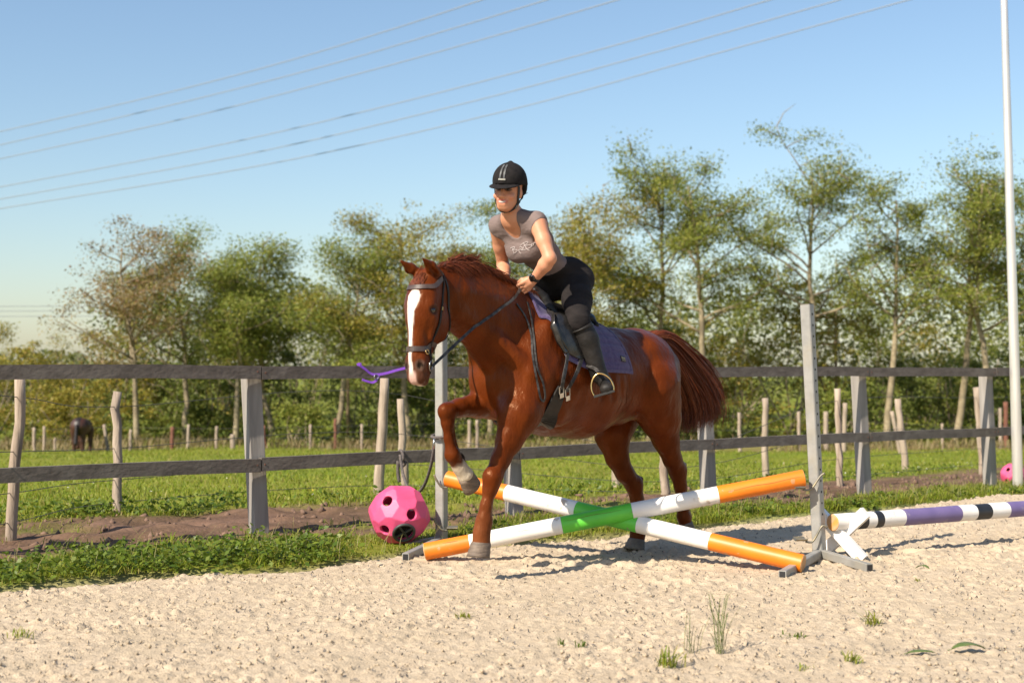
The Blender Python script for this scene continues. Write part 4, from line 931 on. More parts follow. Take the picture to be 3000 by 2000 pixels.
# leave out what lies outside the view wedge with a wide margin
wedge = np.abs(X) < Y*.375*1.35+.6; kf &= wedge[:-1, :-1]
q = q[kf]; Fs = np.stack([q, q+1, q+W+1, q+W], 1)
used = np.zeros(X.size, bool); used[Fs.ravel()] = True; rem = np.cumsum(used)-1
ms = mat('arena_sand', (.405, .318, .218), (.495, .40, .285), rough=.95, scale=14, detail=10, bump=.9, bscale=110, bdist=.008, spec=.2, c3=(.42, .335, .232), s3=2.2, lo=.3, hi=.7)
sand_o = tag(add('arena_sand', np.stack([X.ravel(), Y.ravel(), S.ravel()], 1)[used], rem[Fs], ms, None, True), kind='structure')

def sample_sand(n, near=1.3):
    P = []
    while len(P) < n:
        y = 5.0+7.9*rng.random(n*2)**near; x = (rng.random(n*2)*2-1)*y*.45; ok = (y < E_sand(x)-.03) & (x > -3.8) & (x < 5.5)
        P += list(zip(x[ok], y[ok]))
    P = np.array(P[:n]); return P
P = sample_sand(7000); r = .0022+.011*rng.random(7000)**5
oct_ = np.array([(1, 0, 0), (-1, 0, 0), (0, 1, 0), (0, -1, 0), (0, 0, 1), (0, 0, -1)], float); of = np.array([(0, 2, 4), (2, 1, 4), (1, 3, 4), (3, 0, 4), (2, 0, 5), (1, 2, 5), (3, 1, 5), (0, 3, 5)])
c0 = np.stack([P[:, 0], P[:, 1], sand_z(P[:, 0], P[:, 1])+r*.35], 1)
V = c0[:, None]+oct_[None]*r[:, None, None]*rng.uniform(.6, 1.25, (7000, 6, 1))+rng.normal(0, .15, (7000, 6, 3))*r[:, None, None]
tag(add('sand_clods', V.reshape(-1, 3), (np.arange(7000)[:, None, None]*6+of[None]).reshape(-1, 3), ms), 'small pale clods and crumbs of damp arena sand', 'sand', kind='stuff')
# grey fibre bits mixed into the footing
nf = 3600; P = sample_sand(nf); a = rng.uniform(0, 6.28, nf); ln = rng.uniform(.006, .024, nf); wd = rng.uniform(.001, .0032, nf)
z0 = sand_z(P[:, 0], P[:, 1]); d = np.stack([np.cos(a), np.sin(a), np.zeros(nf)], 1); s_ = np.stack([-np.sin(a), np.cos(a), np.zeros(nf)], 1); c = np.stack([P[:, 0], P[:, 1], z0+.004], 1); up = np.array([0, 0, 1.])
hh = rng.uniform(.0, .014, nf)[:, None]
A0 = c-d*ln[:, None]*.5; A1 = c+up*hh+s_*ln[:, None]*.2; A2 = c+d*ln[:, None]*.5
V = np.stack([A0-s_*wd[:, None], A0+s_*wd[:, None]+up*.002, A1-s_*wd[:, None], A1+s_*wd[:, None]+up*.003, A2-s_*wd[:, None], A2+s_*wd[:, None]+up*.002], 1).reshape(-1, 3)
Fb = (np.arange(nf)[:, None, None]*6+np.array([(0, 1, 3, 2), (2, 3, 5, 4)])[None]).reshape(-1, 4)
tag(add('footing_fibres', V, Fb, mat('grey_fibre', (.05, .045, .042), (.14, .125, .115), rough=.9, scale=9)), 'grey textile fibres mixed into the arena sand', 'fibres', kind='stuff')

# ------------------------------------------------------------------ grass
def blades(P, h, w, lean, seed_dir=None):
    n = len(P); a = rng.uniform(0, 6.28, n); d = np.stack([np.cos(a), np.sin(a), np.zeros(n)], 1); s = np.stack([-np.sin(a), np.cos(a), np.zeros(n)], 1)*w[:, None]; up = np.array([0, 0, 1.])
    b = P; m1 = b+up*(h*.5)[:, None]+d*(h*lean*.25)[:, None]; m2 = b+up*(h*.85)[:, None]+d*(h*lean*.7)[:, None]; t = b+up*(h*(1-.25*lean))[:, None]+d*(h*lean*1.2)[:, None]
    V = np.stack([b-s*.6, b+s*.6, m1-s, m1+s, m2-s*.7, m2+s*.7, t-s*.08, t+s*.08], 1).reshape(-1, 3)
    F = (np.arange(n)[:, None, None]*8+np.array([(0, 1, 3, 2), (2, 3, 5, 4), (4, 5, 7, 6)])[None]).reshape(-1, 4)
    return V, F
def gz(x, y):   # ground height near the fence
    z = terr(x, y)+.035*np.clip((22-y)/6, 0, 1)+np.clip((22-y)/6, 0, 1)*fbm(x, y, .5)*.05; return z+np.clip((y-22)/10, 0, 1)*fbm(x, y, 9, 3)*.45*np.clip((120-y)/60, 0, 1)
GL = leafmat('grass_blades', [(.14, .205, .012), (.215, .265, .018), (.30, .30, .04), (.17, .24, .015), (.33, .265, .075)], .42, .5)
GD = leafmat('weed_leaves', [(.06, .105, .012), (.11, .165, .016), (.18, .225, .026), (.09, .14, .016)], .38, .45)
def strip(n, lo_f, hi_f, x0, x1, dens=1.0, out=0.0):
    x = rng.uniform(x0, x1, n); lo = lo_f(x); hi = hi_f(x); t = rng.random(n)*(1+2*out)-out; y = lo+(hi-lo)*t+rng.normal(0, .04, n); return x, y
x, y = strip(46000, E_sand, E_soil1, -4.2, 7.0); keep = (fbm(x, y, .35, 2) > -.16) & (np.abs(x) < y*.42+.4); x, y = x[keep], y[keep]
cl = np.clip(fbm(x, y, .30, 2)*2.2+.5, 0.12, 1); cl = np.clip(fbm(x, y, .22, 2)*3.2+.42, 0.1, 1.5); h = rng.uniform(.02, .072, len(x))*(.4+1.1*cl)*np.where((x > -1.1) & (x < -.4) & (y > 8.6), .55, 1); V, Fc = blades(np.stack([x, y, gz(x, y)-.01], 1), h, rng.uniform(.0018, .0042, len(x)), rng.uniform(.2, 1.3, len(x)))
tag(add('verge_grass', V, Fc, GL), 'bright green grass of the verge along the edge of the sand', 'grass', kind='stuff')
x, y = strip(1500, E_sand, E_soil1, -4.2, 7.0); h = rng.uniform(.07, .19, len(x)); V, Fc = blades(np.stack([x, y, gz(x, y)-.01], 1), h, rng.uniform(.0010, .0022, len(x)), rng.uniform(.3, 1.2, len(x)))
tag(add('verge_stalks', V, Fc, leafmat('pale_stalks', [(.26, .21, .09), (.20, .20, .06), (.30, .24, .12)], .3)), 'thin dry stalks standing up in the verge grass', 'grass', kind='stuff')
x, y = strip(5200, E_soil1, E_soil2, -5, 8); keep = fbm(x, y, .9, 3) > .07; x, y = x[keep], y[keep]; h = rng.uniform(.02, .07, len(x)); V, Fc = blades(np.stack([x, y, gz(x, y)-.015], 1), h, rng.uniform(.002, .004, len(x)), rng.uniform(.2, 1.2, len(x)))
tag(add('sparse_grass', V, Fc, GL), 'thin grass coming up through the bare soil under the fence', 'grass', kind='stuff')
# meadow: blades thin out with distance and grow wider
n = 90000; y = 10.2+48*rng.random(n)**2.0; x = (rng.random(n)*2-1)*(y*.44+.5); keep = (y > E_soil2(x)-.1) & (fbm(x, y, 1.1, 2) > -.2); x, y = x[keep], y[keep]; n = len(x)
tu = np.clip(fbm(x, y, .55, 2)*3+.35, .2, 1.2); h = rng.uniform(.025, .075, n)*(.6+.9*tu)*(1+.008*y); V, Fc = blades(np.stack([x, y, gz(x, y)-.012], 1), h, rng.uniform(.002, .004, n)*(1+y*.06), rng.uniform(.2, 1.2, n))
tag(add('meadow_grass', V, Fc, GL), 'short green grass of the meadow behind the fence', 'grass', kind='stuff')
def leaf_cards(C, size, nrm_up=.6, aspect=.55):
    n = len(C); nr = rng.normal(0, 1, (n, 3)); nr[:, 2] = np.abs(nr[:, 2])+nrm_up; nr /= np.linalg.norm(nr, axis=1)[:, None]
    t = np.cross(nr, rng.normal(0, 1, (n, 3))); t /= np.linalg.norm(t, axis=1)[:, None]+1e-9; b = np.cross(nr, t); L = size[:, None]; Wd = L*aspect
    V = np.stack([C-t*L*.5, C-b*Wd*.5-nr*L*.04, C+t*L*.5-nr*L*.12, C+b*Wd*.5-nr*L*.04], 1).reshape(-1, 3)
    return V, np.arange(n*4).reshape(-1, 4)
# nettles and clover in the verge
VV = []; cs_x = np.r_[rng.uniform(-3.6, 6.0, 130), rng.uniform(-3.6, -.8, 170)]; tt = rng.beta(1.1, 1.9, 300)
for cx, t in zip(cs_x, tt):
    y = E_sand(cx)*(1-t)+E_soil1(cx)*t; k = rng.integers(14, 46); hh = rng.uniform(.04, .13)*(1.15 if cx < 0 else .7)
    if -1.15 < cx < -.35 and y > 8.5: continue
    rr = rng.uniform(.05, .15)
    VV.append(np.stack([cx+rng.normal(0, rr*.6, k), y+rng.normal(0, rr*.5, k), float(gz(np.array(cx), np.array(y)))+rng.random(k)*hh], 1))
VV = np.vstack(VV); V, Fc = leaf_cards(VV, rng.uniform(.02, .055, len(VV)), .8, .6)
tag(add('verge_weeds', V, Fc, GD), 'dark leafy nettles and clover growing among the verge grass', 'weeds', kind='stuff')
VV = []
for cx in np.r_[rng.uniform(-4.2, -2.2, 40), rng.uniform(-4, 8, 60)]:
    y = E_soil2(cx)+abs(rng.normal(.2, .3)); k = rng.integers(10, 30); VV.append(np.stack([cx+rng.normal(0, .12, k), y+rng.normal(0, .08, k), float(gz(np.array(cx), np.array(y)))+rng.random(k)*.12], 1))
VV = np.vstack(VV); V, Fc = leaf_cards(VV, rng.uniform(.03, .07, len(VV)), .8, .6)
tag(add('meadow_weeds', V, Fc, GD), 'broad leafy weeds along the near edge of the meadow', 'weeds', kind='stuff')
# daisies and dandelions
x = rng.uniform(-9, 12, 260); y = E_soil2(x)+rng.gamma(1.4, 2.4, 260)+.1; c = np.stack([x, y, gz(x, y)+.06], 1); V, Fc = leaf_cards(c, np.full(260, .026), 3, 1.0)
tag(add('meadow_flowers', V, Fc, leafmat('petals', [(.80, .78, .72), (.75, .5, .05), (.8, .78, .72), (.8, .78, .72)], .2)), 'tiny white and yellow flowers dotted over the meadow', 'flowers', kind='stuff')
# clods of turned soil under the fence
n = 1700; x = rng.uniform(-4.2, 8, n); t = rng.random(n); y = E_soil1(x)*(1-t)+E_soil2(x)*t; keep = np.abs(x) < y*.42; x, y = x[keep], y[keep]; n = len(x); r = .008+.035*rng.random(n)**3
c0 = np.stack([x, y, gz(x, y)-.025+r*.4+fbm(x, y, .22, 4)*.11], 1); V = c0[:, None]+oct_[None]*r[:, None, None]*rng.uniform(.6, 1.3, (n, 6, 1))+rng.normal(0, .15, (n, 6, 3))*r[:, None, None]
tag(add('soil_clods', V.reshape(-1, 3), (np.arange(n)[:, None, None]*6+of[None]).reshape(-1, 3), mat('turned_soil', (.11, .065, .043), (.19, .115, .078), rough=.95, scale=5)), 'brown crumbs of turned soil under the fence', 'soil', kind='stuff')

# ------------------------------------------------------------------ timber arena fence
def fl(u): Yd = .657*FPX/(303-.0444*u); return np.array([(u-1500)/FPX*Yd, Yd])
A0 = fl(0); A1 = fl(2950); fd = (A1-A0)/np.linalg.norm(A1-A0); FD = np.array([fd[0], fd[1], 0]); FN = np.array([fd[1], -fd[0], 0])
fence = empty('arena_fence', (float(A0[0]), float(A0[1]), 0), 'dark timber two-rail fence along the edge of the riding arena', 'fence')
off0 = np.array([A0[0], A0[1], 0])
def fpos(u): p = fl(u); return np.array([p[0], p[1], 0])-off0
pu = [760, 1515, 2085, 2540, 2910]; pp_ = [fpos(u) for u in pu]; step = np.mean([np.linalg.norm(pp_[i+1]-pp_[i]) for i in range(4)])
pp_ = [pp_[0]-FD*step*2, pp_[0]-FD*step]+pp_+[pp_[-1]+FD*step]
up = np.array([0, 0, 1.])
for i, p in enumerate(pp_):
    if i == 0: continue
    b = p-FN*.085+FD*(.06+rng.uniform(-.01, .01)); t = p-FN*.085-FD*(.03+rng.uniform(-.01, .01))
    m = MB(); ang = rng.uniform(-.08, .08); sd = FD*math.cos(ang)+FN*math.sin(ang)
    m.bar(b-up*.25, t+up*1.215, .115, .11, sd, bev=.006); m.build('post', M['post'], fence)
for i in range(len(pp_)-1):
    for zc, nm in ((1.18, 'rail'), (.523, 'rail')):
        a = pp_[i]+up*(zc+rng.uniform(-.006, .006)); b = pp_[i+1]+up*(zc+rng.uniform(-.006, .006))
        m = MB(); k = 7; pts = [a+(b-a)*t+up*.006*math.sin(t*math.pi*rng.uniform(.8, 1.4))+FN*rng.uniform(-.002, .002) for t in np.linspace(.0018, .9982, k)]
        V, Fc = ribbon_mesh(pts, FN, .094*rng.uniform(.97, 1.03), .046); m.put(V, Fc); m.build('rail', M['rail'], fence)
        for e, s_ in ((a, 1), (b, -1)):
            m = MB(); m.tube([e+FD*.03*s_+FN*.036, e+FD*.03*s_+FN*.0395], [.006, .005], 8); m.build('bolt', M['stake_red'], fence)
# ------------------------------------------------------------------ wire fences with round stakes
def ground_at(u, v): return on_ground(u, v)
def stake_obj(parent, base, top, r, mt, off):
    b = base-off; t = top-off; k = 9; pts = []
    dv = rng.normal(0, .006, (k, 3)); dv[:, 2] = 0
    for i in range(k): pts.append(b+(t-b)*i/(k-1)+dv[i])
    rad = [r*(1.06-.10*i/(k-1))*rng.uniform(.95, 1.05) for i in range(k)]
    m = MB(); m.tube(pts, rad, 10); return m.build('stake', mt, parent, True)
sts = [(62, 1106, 28, 1588, 16), (344, 1147, 346, 1516, 13.5), (1128, 1106, 1106, 1465, 14.5), (1172, 1168, 1192, 1446, 11), (1803, 1330, 1806, 1436, 12), (1945, 1300, 1948, 1458, 13), (2242, 1166, 2242, 1398, 9.5), (2455, 1138, 2462, 1432, 9.5), (2476, 1180, 2472, 1330, 6.5), (2630, 1168, 2656, 1380, 10), (2612, 1204, 2640, 1330, 6), (2860, 1134, 2880, 1390, 9.5), (2884, 1150, 2878, 1350, 7.5)]
b0 = ground_at(28, 1588)
wf = empty('wire_fence', tuple(b0), 'round peeled stakes strung with wire at the near edge of the meadow', 'fence')
tops = []
for (tu, tv, bu, bv, rp) in sts:
    b = ground_at(bu, bv); t = at_depth(tu, tv, b[1]); stake_obj(wf, b-np.array([0, 0, .1]), t, rp/(FPX/b[1]), M['stake'], b0); tops.append((b, t))
sel = [0, 1, 2, 5, 7, 11]
for frac in (.88, .55, .30, .12):
    pts = []
    for q_ in sel: b, t = tops[q_]; pts.append(b+(t-b)*frac-b0)
    a = pts[0]+(pts[0]-pts[1])*1.5; z_ = pts[-1]+(pts[-1]-pts[-2])*1.5
    m = MB(); m.tube(smoothline(np.array([a]+pts+[z_]), 60), .0032, 5); m.build('wire', M['wire'], wf)
far = [(100, 1252, 101, 1340, 5, 0), (130, 1248, 130, 1342, 4.5, 0), (161, 1282, 161, 1338, 3.5, 0), (305, 1243, 320, 1338, 5, 0), (383, 1258, 381, 1338, 4.5, 0), (505, 1250, 504, 1346, 6, 1), (553, 1243, 549, 1340, 4.5, 0), (635, 1248, 633, 1336, 4.5, 0), (681, 1272, 683, 1322, 7, 0), (772, 1246, 779, 1340, 5, 1), (910, 1243, 909, 1332, 4, 0), (982, 1226, 982, 1332, 4.5, 1), (1060, 1242, 1060, 1330, 4, 0), (1375, 1230, 1375, 1326, 5, 0), (1398, 1230, 1398, 1322, 4.5, 0), (1480, 1235, 1481, 1325, 4, 0), (2166, 1208, 2168, 1300, 5, 0), (2340, 1204, 2341, 1300, 5, 0), (2420, 1205, 2420, 1290, 7, 0), (2760, 1240, 2762, 1305, 4, 0), (2946, 1177, 2948, 1300, 7, 1), (2930, 1195, 2932, 1290, 5, 0)]
c0 = at_depth(100, 1340, 54.); c0[2] = float(terr(0, 54.))
ff = empty('far_wire_fence', tuple(c0), 'thin wooden and rusty iron posts of a distant fence before the trees', 'fence'); tops = []
for (tu, tv, bu, bv, rp, kind) in far:
    Yf = 54.+.0012*bu; b = at_depth(bu, bv, Yf); t = at_depth(tu, tv, Yf); b[2] = min(b[2], float(gz(np.array(b[0]), np.array(Yf))))-.1
    stake_obj(ff, b, t, rp/(FPX/Yf), M['stake_red' if kind else 'stake'], c0); tops.append((b, t))
for frac in (.92, .6, .3):
    m = MB(); m.tube([b+(t-b)*frac-c0 for b, t in (tops[0], tops[3], tops[7], tops[10], tops[13], tops[16], tops[19])], .006, 4); m.build('wire', M['wire'], ff)

# ------------------------------------------------------------------ jump standards, cups and poles
def standard(label, base_px, top_px, side, ang, feet, cups, holes):
    b = on_ground(*base_px, z=0.0); t = at_depth(*top_px, b[1]); o = empty('jump_stand', tuple(b), label, 'jump stand', 'galvanised jump stands')
    ax = (t-b); H = np.linalg.norm(ax); ax /= H; e1 = np.array([math.cos(ang), math.sin(ang), 0]); e1 -= ax*e1.dot(ax); e1 /= np.linalg.norm(e1); e2 = np.cross(ax, e1)
    m = MB(); m.box(ax*(H/2+.01), (side, side, H-.02), (e1, e2, ax), bev=.006); post = m.build('post', M['galv'], o)
    m = MB(); m.box(ax*(H+.004), (side*.94, side*.94, .006), (e1, e2, ax)); m.build('cap', M['galv_rust'], o)
    for (fu, fv) in feet:
        e = on_ground(fu, fv, z=.02)-b; s_ = e/np.linalg.norm(e)*side*.45; m = MB(); s_[2] = .045; e[2] = .022; m.bar(s_, e, .05, .045, up, bev=.004); m.build('foot', M['galv'], o)
        m = MB(); m.bar(e-(e-s_)*.004, e+(e-s_)/np.linalg.norm(e-s_)*.002, .038, .034, up); m.build('foot_plug', M['black'], o)
    for k in range(holes):
        zz = .22+k*(H-.28)/(holes-1)
        m = MB(); c = ax*zz+e1*(side/2+.0006); m.tube([c-e1*.004, c+e1*.0004], [.0075, .0075], 10); m.build('peg_hole', M['hole'], o)
    return o, b, ax, e1, e2, H
def cup(o, pts, plate, pw, mt):
    m = MB(); m.tube(smoothline(np.array(pts), 16) if len(pts) > 2 else pts, .007, 8); c = m.build('cup_pin', mt, o, True)
    m = MB(); q0, q1 = np.array(plate[0], float), np.array(plate[1], float); nrm_ = np.array([0, 0, 1.])
    k = 7; P = [q0+(q1-q0)*t-up*.018*math.sin(math.pi*t) for t in np.linspace(0, 1, k)]; V, Fc = ribbon_mesh(P, nrm_, pw, .005); m.put(V, Fc); m.build('cup', mt, o)
RS, rb, rax, re1, re2, rH = standard('leaning galvanised jump stand with a row of holes, right of the crossed poles', (2402, 1640), (2364, 893), .068, R(-38), [(2292, 1684), (2548, 1664)], [], 20)
LS, lb, lax, le1, le2, lH = standard('upright galvanised jump stand below the horse head, beside the pink ball', (1294, 1600), (1292, 880), .066, R(-30), [(1188, 1632), (1190, 1600)], [], 0)
pw_l = np.array([2.43, -.67, 0]); pw_l /= np.linalg.norm(pw_l)
for (px, sgn, o, ob, zc) in ((((2416, 1385), (2402, 1396), (2376, 1432), (2352, 1434)), -1, RS, rb, 1), (((2424, 1545), (2408, 1541), (2382, 1584), (2360, 1586)), -1, RS, rb, 1), (((1272, 1390), (1276, 1400), (1292, 1424), (1312, 1428)), 1, LS, lb, 1), (((1272, 1518), (1276, 1530), (1292, 1549), (1312, 1553)), 1, LS, lb, 1)):
    Yc = ob[1]-.075; pts = [at_depth(u, v, Yc)-ob for u, v in px]; e = pts[-1]; dirp = np.array([-.12, -.99, 0]) if sgn < 0 else np.array([.12, -.99, 0])
    cup(o, pts, (e+np.array([sgn*.03, -.055, .022]), e+np.array([sgn*.03, .065, .022])), .07, M['galv_rust'])
def pole(label, a, b, r, bands, cracks=0):
    a = np.array(a, float); b = np.array(b, float); d = b-a; L = np.linalg.norm(d); o = empty('jump_pole', tuple(a), label, 'pole', 'painted jump poles'); t0 = 0
    for i, (t1, mt) in enumerate(bands):
        m = MB(); n = 6; ts = np.linspace(t0+(0 if i == 0 else .0002), t1, n)
        V, Fc = tube_mesh([d*t for t in ts], [r*(1+.006*math.sin(t*40)) for t in ts], 24, False); m.put(V, Fc); m.build(mt+'_band', M[mt], o, True); t0 = t1
    for e, s_ in ((np.zeros(3), -1), (d, 1)):
        u_ = d/L; m = MB(); m.tube([e-u_*.02*s_, e+u_*.001*s_, e+u_*.005*s_], [r*.985, r*.99, r*.90], 24); m.build('end_grain', M['endwood'], o)
    e1 = np.cross(d/L, up); e1 /= np.linalg.norm(e1); e1 *= -1 if e1[1] > 0 else 1; e2 = np.cross(e1, d/L); e2 *= 1 if e2[2] > 0 else -1
    for t_a, t_b, ang in cracks or []:
        m = MB(); P = [d*t+(e1*math.cos(ang+.05*math.sin(t*60))+e2*math.sin(ang+.05*math.sin(t*60)))*(r*1.004) for t in np.linspace(t_a, t_b, 12)]; N = [(e1*math.cos(ang)+e2*math.sin(ang))]*12
        V, Fc = ribbon_mesh(P, np.array(N), np.interp(np.linspace(0, 1, 12), [0, .5, 1], [.0006, .0022, .0006]), .001); m.put(V, Fc); m.build('split', M['crack'], o)
    return o
rP = .054
pa = at_depth(1246, 1622, 8.58); pa[2] = rP+.004; pb_ = at_depth(2354, 1400, 8.52)
pole('orange, white and green pole in front, propped up at its right end', pa, pb_, rP, [(.118, 'orange'), (.362, 'white'), (.548, 'green'), (.775, 'white'), (1, 'orange')], [(.37, .52, .55), (.80, .99, .30), (.05, .09, .7), (.23, .30, .35)])
pc = at_depth(1312, 1402, 9.17); pd = at_depth(2352, 1664, 8.06); pd[2] = rP+.002
pole('orange, white and green pole behind, propped up at its left end', pc, pd, rP, [(.185, 'orange'), (.395, 'white'), (.57, 'green'), (.765, 'white'), (1, 'orange')], [(.6, .7, .5)])
# purple pole on white crossed blocks
pe = at_depth(2440, 1530, 8.66); pf = at_depth(3000, 1491, 9.55); pf[2] = pe[2]; dv = pf-pe; pf2 = pe+dv*1.75
L1 = lambda u: (u-2440)/(3000-2440)/1.75*(1+.0)
def tpole(u):                                       # along the pole by picture column
    lo_, hi_ = 0., 1.
    for _ in range(40):
        mid_ = (lo_+hi_)/2; p = pe+(pf2-pe)*mid_; uu = 1500+p[0]/p[1]*FPX
        if uu < u: lo_ = mid_
        else: hi_ = mid_
    return lo_
bd = [(2500, 'white'), (2527, 'black'), (2552, 'white'), (2573, 'black'), (2636, 'white'), (2800, 'purple'), (2846, 'white'), (2888, 'black'), (2941, 'white'), (3090, 'purple'), (3125, 'white'), (3150, 'black'), (3200, 'white')]
pole('purple, white and black banded pole lying on the white cross block', pe, pf2, rP*1.0, [(tpole(u), k_) for u, k_ in bd]+[(1, 'purple')])
def block(c, label):
    o = empty('cross_block', tuple(c), label, 'pole support', 'white cross blocks'); dx = np.array([.80, -.60, 0]); nrm_ = np.array([-.60, -.80, 0]); th = .045
    W_, Hh = .155, .30
    for k, s_ in ((0, 1), (1, -1)):
        a = dx*(-W_*s_)+up*.005; b = dx*(W_*s_)+up*Hh; m = MB(); m.bar(a+nrm_*(k*.0465-.023), b+nrm_*(k*.0465-.023), .076, .045, np.cross(nrm_, (b-a)/np.linalg.norm(b-a)), bev=.003); m.build('board', M['white'], o)
    return o
p = pe+(dv/np.linalg.norm(dv))*.07; c = np.array([p[0], p[1], 0]); zoff = pe[2]-rP-.245
block(c, 'white crossed-board block under the end of the purple pole, behind the leaning stand')
p = pe+(pf2-pe)*.93; block(np.array([p[0], p[1], 0]), 'white crossed-board block under the far end of the purple pole')

# ------------------------------------------------------------------ pink hay balls
phi = (1+5**.5)/2
dirs = [(0, s1, s2*phi) for s1 in (1, -1) for s2 in (1, -1)]; dirs = dirs+[(b_, c_, a_) for a_, b_, c_ in dirs]+[(c_, a_, b_) for a_, b_, c_ in dirs]
dd = [(s1, s2, s3) for s1 in (1, -1) for s2 in (1, -1) for s3 in (1, -1)]+[t_ for s1 in (1, -1) for s2 in (1, -1) for t_ in ((0, s1/phi, s2*phi), (s1/phi, s2*phi, 0), (s1*phi, 0, s2/phi))]
def norm(v): v = np.array(v, float); return v/np.linalg.norm(v)
Rot = np.array(Matrix.Rotation(.45, 3, 'X') @ Matrix.Rotation(.3, 3, 'Z') @ Matrix.Rotation(.2, 3, 'Y'))
def ball(label, c, r, view):
    o = empty('hay_ball', (c[0], c[1], c[2]-r), label, 'hay ball', 'pink hay balls'); Bf = Field((-r*1.1,)*3, (r*1.1,)*3, .0042)
    x, y, z_ = Bf.ax[0][:, None, None], Bf.ax[1][None, :, None], Bf.ax[2][None, None, :]
    D = np.full(Bf.n, -1., np.float32)
    for k_, v in enumerate([norm(q) for q in dirs]+[norm(q) for q in dd]+[norm(np.array(q)+np.array(w_)) for i_, q in enumerate(dirs) for w_ in dirs[i_+1:] if abs(np.linalg.norm(np.array(q)-np.array(w_))-2) < .01]):
        v = Rot@v; D = np.maximum(D, x*v[0]+y*v[1]+z_*v[2]-r*(.955 if k_ < 12 else .960 if k_ < 32 else .988))
    sph = np.sqrt(x*x+y*y+z_*z_); Bf.F = np.maximum(D, -(sph-r*.86)).astype(np.float32)
    vz = np.array([0, 0, 1.]); vf = norm(view); vr = np.cross(vf, vz)*1.0                     # vf points to the viewer
    vr = np.cross(vz, vf); hs = []
    for a_, b_, rr in ((.41, .0, .185), (-.49, -.50, .17), (-.43, .49, .185), (.15, -.60, .345)):
        w_ = math.sqrt(max(0, 1-a_*a_-b_*b_)); hs.append((norm(vr*a_+vz*b_+vf*w_), rr))
    for q in ((.4, .3), (-.5, .2), (0, -.6), (.2, .7)): hs.append((norm(-vf*.8+vr*q[0]+vz*q[1]), .18))
    for v, rr in hs: Bf.rc(v*r*.6, v*r*1.25, rr*r*.92, rr*r*.92, .008, op='cut')
    V, Q = Bf.mesh(); sh = add('shell', V+np.array([0, 0, r]), Q, M['pink'], o, True)
    md = sh.modifiers.new('edge', 'EDGE_SPLIT'); md.split_angle = R(28)
    v, rr = hs[3]; e1 = norm(np.cross(v, vz)); e2 = np.cross(v, e1); cc = v*r*.955+np.array([0, 0, r])
    m = MB(); a = np.linspace(0, 2*math.pi, 29); m.tube([cc+rr*r*(math.cos(q)*e1+math.sin(q)*e2) for q in a], .010, 8, False); cp_ = m.build('cap_ring', M['darkplastic'], o, True)
    m = MB(); m.tube([cc-v*.035, cc-v*.03], [rr*r, rr*r], 24); m.build('cap_disc', M['hole'], cp_)
    for q in (.6, .6+math.pi/2):
        m = MB(); dq = math.cos(q)*e1+math.sin(q)*e2; m.bar(cc-dq*rr*r, cc+dq*rr*r, .010, .012, v); m.build('cap_spoke', M['darkplastic'], cp_)
    return o
bc = at_depth(1170, 1511, 9.2); bc[2] = .225; ball('pink faceted hay ball with a black cap on the verge by the jump stand', bc, .200, CAM-bc)
bc = at_depth(2968, 1372, 16.4); bc[2] = float(gz(np.array(bc[0]), np.array(16.4)))+.13; ball('pink hay ball half hidden behind the steel pole', bc, .145, CAM-bc)

# ------------------------------------------------------------------ ropes on the fence
def rl(u, v, off=.06): p = fl(u); q = at_depth(u, v, p[1]); return q+FN*off
r0 = rl(1165, 1330)
rope = empty('lead_rope', tuple(r0), 'dark grey lead rope hung in a loop from the lower rail to the jump stand', 'rope')
zr = .523; fr0 = rl(1168, 1330)
wrap = []
bx = fl(1168); bx = np.array([bx[0], bx[1], 0])
for a in np.linspace(-.3, 5.9, 22): wrap.append(bx+FD*.004*a+FN*(.021+.045*math.cos(a))+up*(zr+.060*math.sin(a)))
m = MB(); m.tube(np.array(wrap)-r0, .012, 8); m.build('wrap', M['rope'], rope, True)
Yl = lambda u: np.interp(u, [1165, 1275], [10.42, 9.28])
P = [at_depth(u, v, Yl(u)) for u, v in ((1172, 1332), (1178, 1375), (1190, 1418), (1205, 1440), (1224, 1443), (1243, 1420), (1258, 1380), (1268, 1335), (1272, 1295), (1272, 1282))]
m = MB(); m.tube(smoothline(np.array(P), 50)-r0, .0115, 8); m.build('hanging_loop', M['rope'], rope, True)
P = [at_depth(1166, 1350, 10.35), at_depth(1166, 1385, 10.36), at_depth(1170, 1412, 10.36)]; m = MB(); m.tube(smoothline(np.array(P), 8)-r0, .013, 8); m.build('rope_end', M['rope'], rope, True)
zz = (1090-1275)*lb[1]/FPX+CAMZ; cst = lb+lax*zz; P = [cst+.056*(math.cos(a)*le1*1.15+math.sin(a)*le2*1.15)+up*.012*math.sin(a) for a in np.linspace(0, 6.28, 25)]
m = MB(); m.tube(np.array(P)-r0, .011, 8, False); m.build('stand_loop', M['rope'], rope, True)
P = [at_depth(1272, 1284, 9.18), at_depth(1271, 1315, 9.18)]; m = MB(); m.tube(np.array(P)-r0, .006, 8); m.build('clip', M['steel'], rope, True)
h0 = rl(1085, 1096)
hal = empty('halter', tuple(h0), 'purple webbing halter strap slung over the top rail', 'halter')
def web(pix, w_, off=.062):
    P = smoothline(np.array([rl(u, v, off) for u, v in pix]), 24)-h0; m = MB(); m.ribbon(P, FN*.8+up*.3, w_, .004); return m
web([(1040, 1069), (1058, 1082), (1078, 1096), (1110, 1095), (1150, 1084), (1190, 1074), (1240, 1060)], .020).build('strap', M['web_purple'], hal)
web([(1048, 1112), (1060, 1116), (1078, 1120), (1090, 1112), (1096, 1100)], .018, .066).build('strap', M['web_purple'], hal)
web([(1040, 1069), (1046, 1066), (1052, 1067)], .020, .03).build('strap', M['web_purple'], hal)
